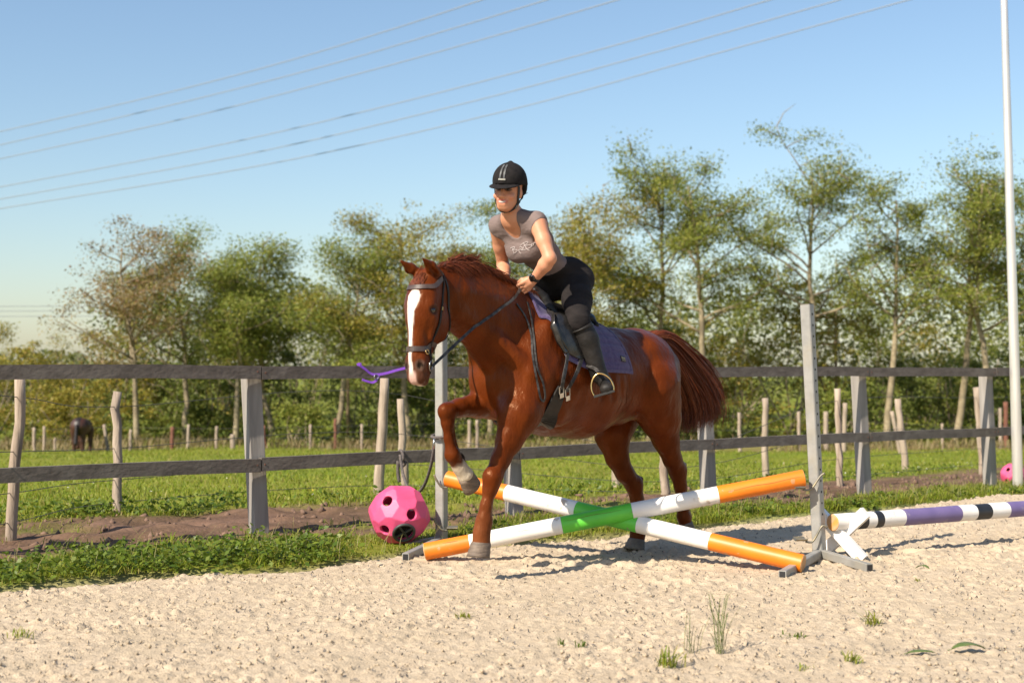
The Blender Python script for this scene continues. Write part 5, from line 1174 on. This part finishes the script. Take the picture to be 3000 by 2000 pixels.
m = MB(); c = rl(1088, 1104, .07)-h0; m.tube([c+.018*(math.cos(a)*FD+math.sin(a)*up) for a in np.linspace(0, 6.28, 17)], .0035, 6, False); m.build('ring', M['steel'], hal, True)

# ------------------------------------------------------------------ steel pole on the right
b = on_ground(2982, 1408, z=0); t = at_depth(2938, -120, b[1]); lp = empty('steel_pole', tuple(b), 'tall shiny steel pole standing at the fence on the right', 'pole')
m = MB(); V, Fc = tube_mesh([np.array([0, 0, -.2])]+[(t-b)*k for k in np.linspace(0, 1, 8)], [.056]*2+list(np.linspace(.055, .036, 7)), 28); m.put(V, Fc); m.build('shaft', M['lamp'], lp, True)

# ------------------------------------------------------------------ plants and leaves on the sand
def tuft(label, px, nb, hmin, hmax, wd, lean, spread, mt, name='grass_tuft'):
    p = on_ground(*px, z=0); z0 = float(sand_z(p[0], p[1])); n = nb; P = np.stack([rng.normal(0, spread, n), rng.normal(0, spread, n), np.full(n, -.006)], 1)
    V, Fc = blades(P, rng.uniform(hmin, hmax, n), np.full(n, wd)*rng.uniform(.6, 1.2, n), rng.uniform(.1, lean, n)); o = empty(name, (p[0], p[1], z0), label, 'grass', 'grass tufts on the sand')
    tag(add('blades', V, Fc, mt, o), kind='stuff'); return o
RUSH = leafmat('rush', [(.06, .09, .02), (.10, .13, .03), (.16, .16, .06)], .2)
tuft('tall thin rush tuft in the right foreground sand', (2112, 1915), 22, .09, .29, .0022, .75, .012, RUSH, 'rush_tuft')
tuft('thin upright rush blades left of the tall tuft', (2025, 1912), 12, .06, .21, .002, .6, .012, RUSH, 'rush_tuft')
tuft('low bushy grass tuft at the bottom of the picture', (1965, 1955), 44, .03, .10, .0035, 1.3, .025, GL)
tuft('small grass tuft below the leaning jump stand', (2555, 1832), 36, .03, .085, .003, 1.3, .022, GL)
tuft('small grass tuft by the left edge of the sand', (62, 1872), 30, .02, .06, .003, 1.3, .03, GL)
tuft('small dark grass tuft in the middle of the sand', (1362, 1814), 34, .015, .04, .003, 1.3, .02, GL)
tuft('tiny grass tuft left of the broad leaf on the sand', (2495, 1942), 26, .02, .06, .003, 1.2, .015, GL)
tuft('creeping grass sprig on the sand above the rush tuft', (2335, 1868), 20, .015, .035, .004, 1.5, .03, GD)
tuft('tiny sprig on the sand under the purple pole', (2684, 1703), 12, .015, .035, .003, 1.2, .01, GL)
tuft('tiny sprig on the sand left of the rush tuft', (1700, 1902), 14, .015, .04, .003, 1.2, .012, GD)
tuft('small weed sprig at the bottom edge, left of the rush tuft', (1645, 1890), 10, .02, .05, .003, 1.0, .01, GD)
tuft('low sprig at the bottom edge of the sand', (2360, 1962), 14, .01, .03, .003, 1.4, .02, GL)
def leafobj(label, px, L, Wd, rz, bend, mt):
    p = on_ground(*px, z=0); z0 = float(sand_z(p[0], p[1])); V = []; n = 10
    for i in range(n+1):
        t = i/n; hw = Wd/2*math.sin(math.pi*min(1, t*1.02))**.7*(1+.12*math.sin(t*26)); cz = bend*math.sin(math.pi*t)
        for k_, (s_, dz) in enumerate(((-1, .25), (-.5, .12), (0, 0), (.5, .12), (1, .25))): V.append(((t-.5)*L, s_*hw, .006+cz+dz*Wd*.35*(1 if t < .98 else 0)))
    Fc = [(i*5+j, i*5+j+1, i*5+5+j+1, i*5+5+j) for i in range(n) for j in range(4)]
    o = empty('fallen_leaf', (p[0], p[1], z0), label, 'leaf', 'fallen leaves'); o.rotation_euler = (0, 0, rz); bl = add('blade', V, Fc, mt, o, True)
    md = bl.modifiers.new('thick', 'SOLIDIFY'); md.thickness = .0012
    m = MB(); m.tube([(-L*.62, 0, .004)]+[((t-.5)*L, 0, .0075+bend*math.sin(math.pi*t)) for t in np.linspace(0, .95, 8)], [.0016]*8+[.0006], 5); m.build('midrib', mt, o)
LFm = mat('dock_leaf', (.075, .115, .022), (.13, .16, .04), rough=.55, scale=20, c3=(.16, .13, .04), s3=9)
leafobj('large green leaf lying curled on the sand at the right', (2838, 1912), .15, .07, .1, .018, LFm)
leafobj('flat green leaf left of the curled leaf on the sand', (2700, 1920), .12, .05, .05, .006, LFm)
leafobj('small torn green leaf on the sand behind the leaning stand', (2704, 1668), .09, .045, -.8, .018, LFm)
# ------------------------------------------------------------------ grazing pony far off
py = 53.; pb0 = at_depth(236, 1340, py); pz = float(gz(np.array(pb0[0]), np.array(py))); pony = empty('grazing_horse', (pb0[0], py, pz), 'dark bay horse grazing far off in front of the hedge', 'horse')
PF = Field((-.75, -1.0, -.05), (.75, 1.1, 1.5), .03)
PF.rc((0.05, -.25, .98), (-.06, .55, .95), .36, .34, .08, (0, 0, 1), .95); PF.el((.06, -.38, 1.0), (.33, .32, .33), .08)
for s_, yy in ((-1, -.42), (1, -.42), (-1, .5), (1, .5)): PF.chain([(.05+s_*.17, yy, .8, .15), (.05+s_*.17, yy, .42, .085), (.05+s_*.17, yy, .0, .06)], .06)
PF.rc((-.05, .7, 1.0), (-.38, 1.0, .55), .2, .14, .08); PF.rc((-.38, 1.0, .55), (-.42, .95, .12), .13, .09, .06); PF.rc((.06, -.72, 1.0), (.06, -.80, .35), .06, .08, .05)
V, Q = PF.mesh(); o = add('body', V, Q, M['pony'], pony, True); c_ = np.tile(np.array([.8, .8, .8]), (len(V), 1)); c_[np.abs(V[:, 0]-.08) < .10] *= .18; set_col(o, c_)

# ------------------------------------------------------------------ trees
rng = np.random.default_rng(29)
def branch(p, d, L, r, k=6, bend=.15):
    pts = [p]; dd_ = d/np.linalg.norm(d)
    for i in range(k): dd_ = dd_+rng.normal(0, bend, 3)+np.array([0, 0, .05]); dd_ /= np.linalg.norm(dd_); pts.append(pts[-1]+dd_*L/k)
    return np.array(pts), np.linspace(r, r*.3, k+1)
LEAF = {}
LEAF['green'] = leafmat('robinia_leaf', [(0.140, 0.189, 0.032), (0.213, 0.250, 0.041), (0.305, 0.311, 0.061), (0.177, 0.226, 0.037), (0.366, 0.317, 0.073)], .4)
LEAF['brown'] = leafmat('browning_leaf', [(0.232, 0.183, 0.055), (0.317, 0.207, 0.085), (0.207, 0.195, 0.049), (0.305, 0.171, 0.110)], .35)
LEAF['olive'] = leafmat('olive_leaf', [(0.189, 0.201, 0.029), (0.275, 0.250, 0.037), (0.366, 0.287, 0.049), (0.220, 0.220, 0.032), (0.403, 0.262, 0.055)], .4)
LEAF['dark'] = leafmat('dark_leaf', [(0.079, 0.116, 0.020), (0.122, 0.152, 0.024), (0.183, 0.195, 0.037), (0.098, 0.134, 0.022)], .3)
LEAF['far'] = leafmat('far_leaf', [(0.085, 0.110, 0.034), (0.116, 0.134, 0.039), (0.159, 0.159, 0.046)], .25)
def tree(label, ub, Yt, vtop, wpx, kind, dens=1.0, low=.35, lean=0, name='robinia_tree', group='trees along the meadow'):
    sc_px = FPX/Yt; X0 = (ub-1500)/sc_px; zb = float(gz(np.array(X0), np.array(Yt))); H = CAMZ+(1090-vtop)/sc_px-zb; Rw = wpx*.62/sc_px
    o = empty(name, (X0, Yt, zb), label, 'tree', group); m = MB(); tips = []
    k = 10; tr = [np.array([0, 0, -.2])]; x_ = np.array([0., 0.])
    for i in range(1, k+1): x_ = x_+rng.normal(0, .10, 2)+np.array([lean/k, 0]); tr.append(np.array([x_[0], x_[1], H*.86*i/k]))
    tr = np.array(tr); r0_ = .010*H+.05; m.tube(smoothline(tr, 16), np.linspace(r0_, r0_*.22, 16), 8)
    nl = rng.integers(17, 21)
    for i in range(nl):
        t = low+(.97-low)*(i+rng.random())/nl; p = np.array([np.interp(t, np.linspace(0, 1, k+1), tr[:, j]) for j in range(3)]); a = rng.uniform(0, 6.28)
        reach = Rw*(1.45-.75*t)*rng.uniform(.7, 1.1); d_ = np.array([math.cos(a), math.sin(a), rng.uniform(.25, .75)]); P, rr = branch(p, d_, reach*1.25, r0_*.42*(1.1-t*.6)); m.tube(P, rr, 6); tips += list(P[3:])
        for j in range(4):
            q = P[rng.integers(2, len(P))]; d2 = rng.normal(0, 1, 3); d2[2] = abs(d2[2])*.5+.15; P2, r2 = branch(q, d2, reach*rng.uniform(.3, .6), r0_*.15, 4); m.tube(P2, r2, 5); tips += list(P2[1:])
    m.build('trunk', M['bark'], o, True)
    tips = np.array(tips); top = tr[-1]; tips = np.vstack([tips, top+rng.normal(0, .5, (6, 3))+np.array([0, 0, H*.06])])
    ok = tips[:, 2] < H*1.02; tips = tips[ok]
    nc = int(len(tips)*.66*dens); sel = tips[rng.choice(len(tips), min(nc, len(tips)), replace=False)]; C = []
    for q in sel:
        n_ = int(rng.integers(60, 150)*dens); rd = rng.uniform(.45, 1.05); C.append(q+np.clip(rng.normal(0, .9, (n_, 3)), -1.45, 1.45)*np.array([rd*.68, rd*.68, rd*.36])+np.array([0, 0, -.05]))
    C = np.vstack(C); C = C[C[:, 2] < H*1.05]; V, Fc = leaf_cards(C, rng.uniform(.06, .165, len(C)), .5, .6); add('crown', V, Fc, LEAF[kind], o)
    return o
T = [('tall thin tree with rusty purple leaves at the left end of the row', 402, 62, 645, 330, 'brown', .75, .30), ('open-crowned tree second from the left end of the row', 548, 65, 655, 240, 'green', .7, .35), ('leafy tree third from the left, left of the crossarm post', 690, 63, 715, 250, 'green', .95, .3), ('rounded tree fourth from the left in the row', 800, 66, 690, 250, 'green', .95, .35),
     ('slender tree left of the horse head with a pale trunk', 985, 63, 670, 250, 'green', .9, .35), ('tall tree directly behind the horse ears', 1200, 64, 575, 330, 'olive', 1.0, .3), ('tree behind the rider and the horse neck', 1440, 65, 610, 260, 'green', .9, .35), ('tree behind the right shoulder of the rider', 1715, 63, 560, 330, 'olive', 1.0, .35),
     ('tall airy tree rising behind the horse rump', 1900, 64, 430, 330, 'green', .9, .4), ('tall airy tree above the tail of the horse', 2085, 62, 425, 300, 'green', .85, .42), ('tallest tree, just above the leaning jump stand', 2390, 64, 390, 370, 'green', 1.0, .42), ('thin tree right of the tallest tree', 2600, 62, 470, 260, 'green', .75, .42), ('slim dark-stemmed tree left of the steel pole', 2790, 63, 430, 240, 'green', .8, .45), ('tall tree behind the steel pole', 2905, 61, 410, 300, 'green', .85, .42), ('tree at the right edge beyond the steel pole', 3090, 64, 440, 280, 'green', .8, .4)]
for (lb_, ub, Yt, vt, wp, kd, dn_, lo_) in T: tree(lb_, ub, Yt, vt, wp, kd, dn_, lo_, lean=rng.normal(0, .5))
def shrub(label, ub, Yt, vtop, wpx, kind, nleaf, name='hedge_shrub', group='shrubs under the trees', ls=(.08, .20)):
    sc_px = FPX/Yt; X0 = (ub-1500)/sc_px; zb = float(gz(np.array(X0), np.array(Yt))); H = CAMZ+(1090-vtop)/sc_px-zb; Rw = wpx/2/sc_px
    o = empty(name, (X0, Yt, zb), label, 'shrub', group); m = MB(); nb_ = 7
    for i in range(nb_):
        a = rng.uniform(0, 6.28); P, rr = branch(np.array([rng.normal(0, .25), rng.normal(0, .25), -.1]), np.array([math.cos(a)*.5, math.sin(a)*.5, 1.2]), H*rng.uniform(.6, .95), .05, 6); m.tube(P, rr, 5)
    m.build('stem', M['bark'], o, True); nc = max(10, nleaf//80); C = []
    for i in range(nc):
        t = rng.random()**.8; a = rng.uniform(0, 6.28); rad = Rw*math.sqrt(rng.random())*(1.05-.55*t*t); q = np.array([rad*math.cos(a), rad*.6*math.sin(a), H*t*.93]); s_ = rng.uniform(.25, .6)
        C.append(q+np.clip(rng.normal(0, .95, (80, 3)), -1.5, 1.5)*np.array([s_*.65, s_*.65, s_*.45]))
    C = np.vstack(C); C = C[(C[:, 2] > .03) & (C[:, 2] < H*1.05)]; V, Fc = leaf_cards(C, rng.uniform(*ls, len(C)), .5, .6); add('foliage', V, Fc, LEAF[kind], o)
SH = [('big orange-tinged bush right of the leaning stand top', 2300, 66, 740, 330, 'olive', 7000), ('tall olive bush between the tallest trees', 2480, 67, 800, 260, 'olive', 4500), ('bushy dark green shrub right of the rider', 1790, 66, 740, 250, 'dark', 5500), ('round green shrub behind the horse rump', 1980, 67, 930, 280, 'green', 4500), ('tall bush behind the saddle', 1660, 67, 690, 220, 'olive', 5000),
      ('broad olive bush at the left end of the hedge', 330, 67, 955, 330, 'olive', 5500), ('olive bush left of the grazing horse', 90, 70, 1010, 300, 'olive', 4500), ('pale yellow-green bush by the leaning trunks', 880, 62, 1180, 200, 'green', 2600), ('green bush under the second tree', 620, 67, 960, 300, 'green', 5000), ('dark bush at the foot of the third tree', 470, 68, 1050, 300, 'dark', 4500), ('bush between the third and fourth tree', 780, 68, 1000, 300, 'dark', 5000), ('bush behind the purple halter', 1060, 68, 990, 300, 'green', 5000), ('bush behind the horse muzzle', 1250, 67, 960, 300, 'dark', 5000), ('bush behind the neck of the horse', 1420, 67, 900, 300, 'green', 5000), ('bush behind the saddle pad', 1580, 68, 900, 260, 'dark', 4000),
      ('bush left of the leaning stand', 2150, 66, 960, 280, 'olive', 4500), ('low bush right of the leaning stand', 2460, 64, 1130, 220, 'green', 2500), ('bush in front of the wooden crossarm post', 2640, 68, 1040, 300, 'dark', 4500), ('bush left of the steel pole', 2800, 68, 1030, 280, 'green', 4500), ('bush right of the steel pole', 2980, 68, 1010, 280, 'dark', 4500), ('low bush with yellowing leaves at the far left', -20, 66, 1040, 260, 'olive', 3500), ('yellowing bush behind the grazing horse', 200, 64, 1130, 260, 'olive', 3500), ('low dark shrub behind the far posts', 560, 66, 1160, 300, 'dark', 3500), ('low dark shrub under the horse muzzle', 1180, 66, 1130, 300, 'dark', 3500), ('low shrub behind the stirrup', 1760, 66, 1120, 260, 'dark', 3000), ('low shrub behind the horse tail', 2050, 65, 1130, 260, 'dark', 3000), ('low shrub beside the pale crooked trunk', 2560, 66, 1120, 240, 'dark', 3000), ('low shrub at the right edge of the meadow', 2880, 66, 1120, 260, 'dark', 3000), ('bush at the right edge of the picture', 3150, 66, 1000, 300, 'olive', 4000)]
for a_ in SH: shrub(*a_)
for lb_, ub, vt in (('young pointed tree at the far left edge', 0, 925), ('thin young tree right of the far left edge', 95, 985), ('young pointed tree left of the tall rusty tree', 176, 965)): shrub(lb_, ub, 74, vt, 110, 'olive', 2400, 'young_tree', 'young trees at the left', (.07, .16))
# taller thickets closing the gaps between the stems
for k_, (ub, vt, wp, kd) in enumerate([(500, 870, 300, 'green'), (700, 900, 280, 'olive'), (900, 860, 300, 'green'), (1110, 880, 280, 'green'), (1330, 850, 280, 'olive'), (1540, 830, 260, 'green'), (1870, 880, 280, 'green'), (2020, 900, 260, 'olive'), (2180, 860, 260, 'green'), (2560, 900, 260, 'green'), (2720, 930, 260, 'olive'), (2880, 900, 260, 'green'), (3050, 900, 280, 'green')]):
    shrub(['dense tall thicket behind the second tree from the left', 'olive thicket behind the third tree from the left', 'green thicket left of the horse head, behind the slender tree', 'green thicket above the purple halter', 'olive thicket behind the ears of the horse', 'green thicket left of the rider', 'green thicket over the croup of the horse', 'olive thicket over the horse tail', 'green thicket left of the top of the leaning stand', 'green thicket right of the tallest tree', 'olive thicket between the two slim right-hand trees', 'green thicket just left of the steel pole', 'green thicket at the right edge behind the steel pole'][k_], ub, 73+.4*(k_ % 3), vt, wp, kd, 5200, 'thicket', 'thickets behind the trees', (.07, .17))
# a far wood closing the view
n = 62000; x = rng.uniform(-60, 60, n); y = rng.uniform(92, 104, n); hgt = 6.0+3.6*vnoise(x/4+3, x*0)+1.6*vnoise(x/1.3, x*0+5); hgt = hgt*np.where(x < -29, .5, 1); z_ = -2.3+hgt*rng.random(n)**.8
V, Fc = leaf_cards(np.stack([x, y, z_], 1), rng.uniform(.2, .5, n), .4, .7); tag(add('far_wood', V, Fc, LEAF['far']), 'distant dark wood seen through the gaps between the trees', 'wood', kind='stuff')
# undergrowth at the hedge foot
n = 15000; x = rng.uniform(-30, 30, n); y = rng.uniform(63, 70, n); z_ = gz(x, y)+rng.random(n)**1.4*(.5+1.3*vnoise(x/1.7, y/2))
V, Fc = leaf_cards(np.stack([x, y, z_], 1), rng.uniform(.10, .26, n), .4, .6); tag(add('undergrowth', V, Fc, LEAF['dark']), 'dark undergrowth at the foot of the tree row', 'undergrowth', kind='stuff')
n = 9000; x = rng.uniform(-30, 30, n); y = rng.uniform(54, 64, n); keep = fbm(x, y, 5, 2) > -.08; x, y = x[keep], y[keep]; n = len(x); V, Fc = blades(np.stack([x, y, gz(x, y)], 1), rng.uniform(.15, .55, n), rng.uniform(.012, .025, n), rng.uniform(.2, .9, n))
tag(add('dry_grass', V, Fc, leafmat('dry_stalks', [(.20, .15, .07), (.26, .19, .09), (.15, .15, .05)], .25)), 'long dry straw-coloured grass before the tree row', 'grass', kind='stuff')
# wooden poles with crossarms among the trees
def upole(label, u, vt, vb, arms_, Yu):
    t = at_depth(u, vt, Yu); zb = float(gz(np.array(t[0]), np.array(Yu))); o = empty('utility_pole', (t[0], Yu, zb), label, 'utility pole', 'wooden poles among the trees'); m = MB(); H = t[2]-zb
    m.tube([(0, 0, -.2), (0, 0, H*.5), (0, 0, H)], [.085, .08, .07], 10); m.build('shaft', M['twine'], o, True)
    for (ua, va, ub_, vb_) in arms_:
        a = at_depth(ua, va, Yu-.14)-np.array([t[0], Yu, zb]); b = at_depth(ub_, vb_, Yu-.14)-np.array([t[0], Yu, zb]); m = MB(); m.bar(a, b, .09, .08, up); m.build('crossarm', M['twine'], o)
upole('wooden pole with crossarm showing between the right-hand trees', 2448, 910, 1080, [(2325, 931, 2462, 929), (2395, 1008, 2465, 1006)], 68)
upole('wooden pole with crossarm showing between the left-hand trees', 1020, 862, 1060, [(905, 886, 1035, 880)], 66)
upole('short wooden pole with crossarm left of the purple halter', 768, 888, 1040, [(755, 898, 835, 896)], 66)
# ------------------------------------------------------------------ overhead lines
def pl(label, pts, r, Y0, Y1, g):
    k = len(pts); P = np.array([at_depth(u/.784, v/.784, Y0+(Y1-Y0)*i/(k-1)) for i, (u, v) in enumerate(pts)]); P = smoothline(P, 40); c = P[0]; V, Fc = tube_mesh(P-c, r, 6)
    o = add('power_line', V, Fc, M['pline'], None, True); o.location = tuple(c); tag(o, label, 'power line', g)
ords = ['topmost', 'second', 'third', 'fourth', 'fifth', 'lowest']
LN = [[(-60, 316), (300, 234), (620, 152), (900, 68), (1120, -4)], [(-60, 347), (350, 252), (720, 159), (1050, 63), (1270, -4)], [(-60, 378), (400, 278), (800, 176), (1150, 79), (1440, -6)], [(-60, 441), (500, 334), (950, 228), (1400, 108), (1790, -6)], [(-60, 468), (550, 358), (1050, 242), (1500, 122), (1950, -6)], [(-60, 489), (600, 380), (1150, 258), (1650, 122), (2110, -6)]]
for o_, p_ in zip(ords, LN): pl(f'{o_} of the six grey power lines crossing the sky', p_, .036, 118, 82, 'overhead power lines')
for o_, v_ in zip(('upper', 'middle', 'lower'), (703, 714, 726)): pl(f'{o_} of the thin horizontal wires low in the sky at the left', [(-80, v_+1), (60, v_), (200, v_), (330, v_+1)], .028, 115, 115, 'thin wires at the left')
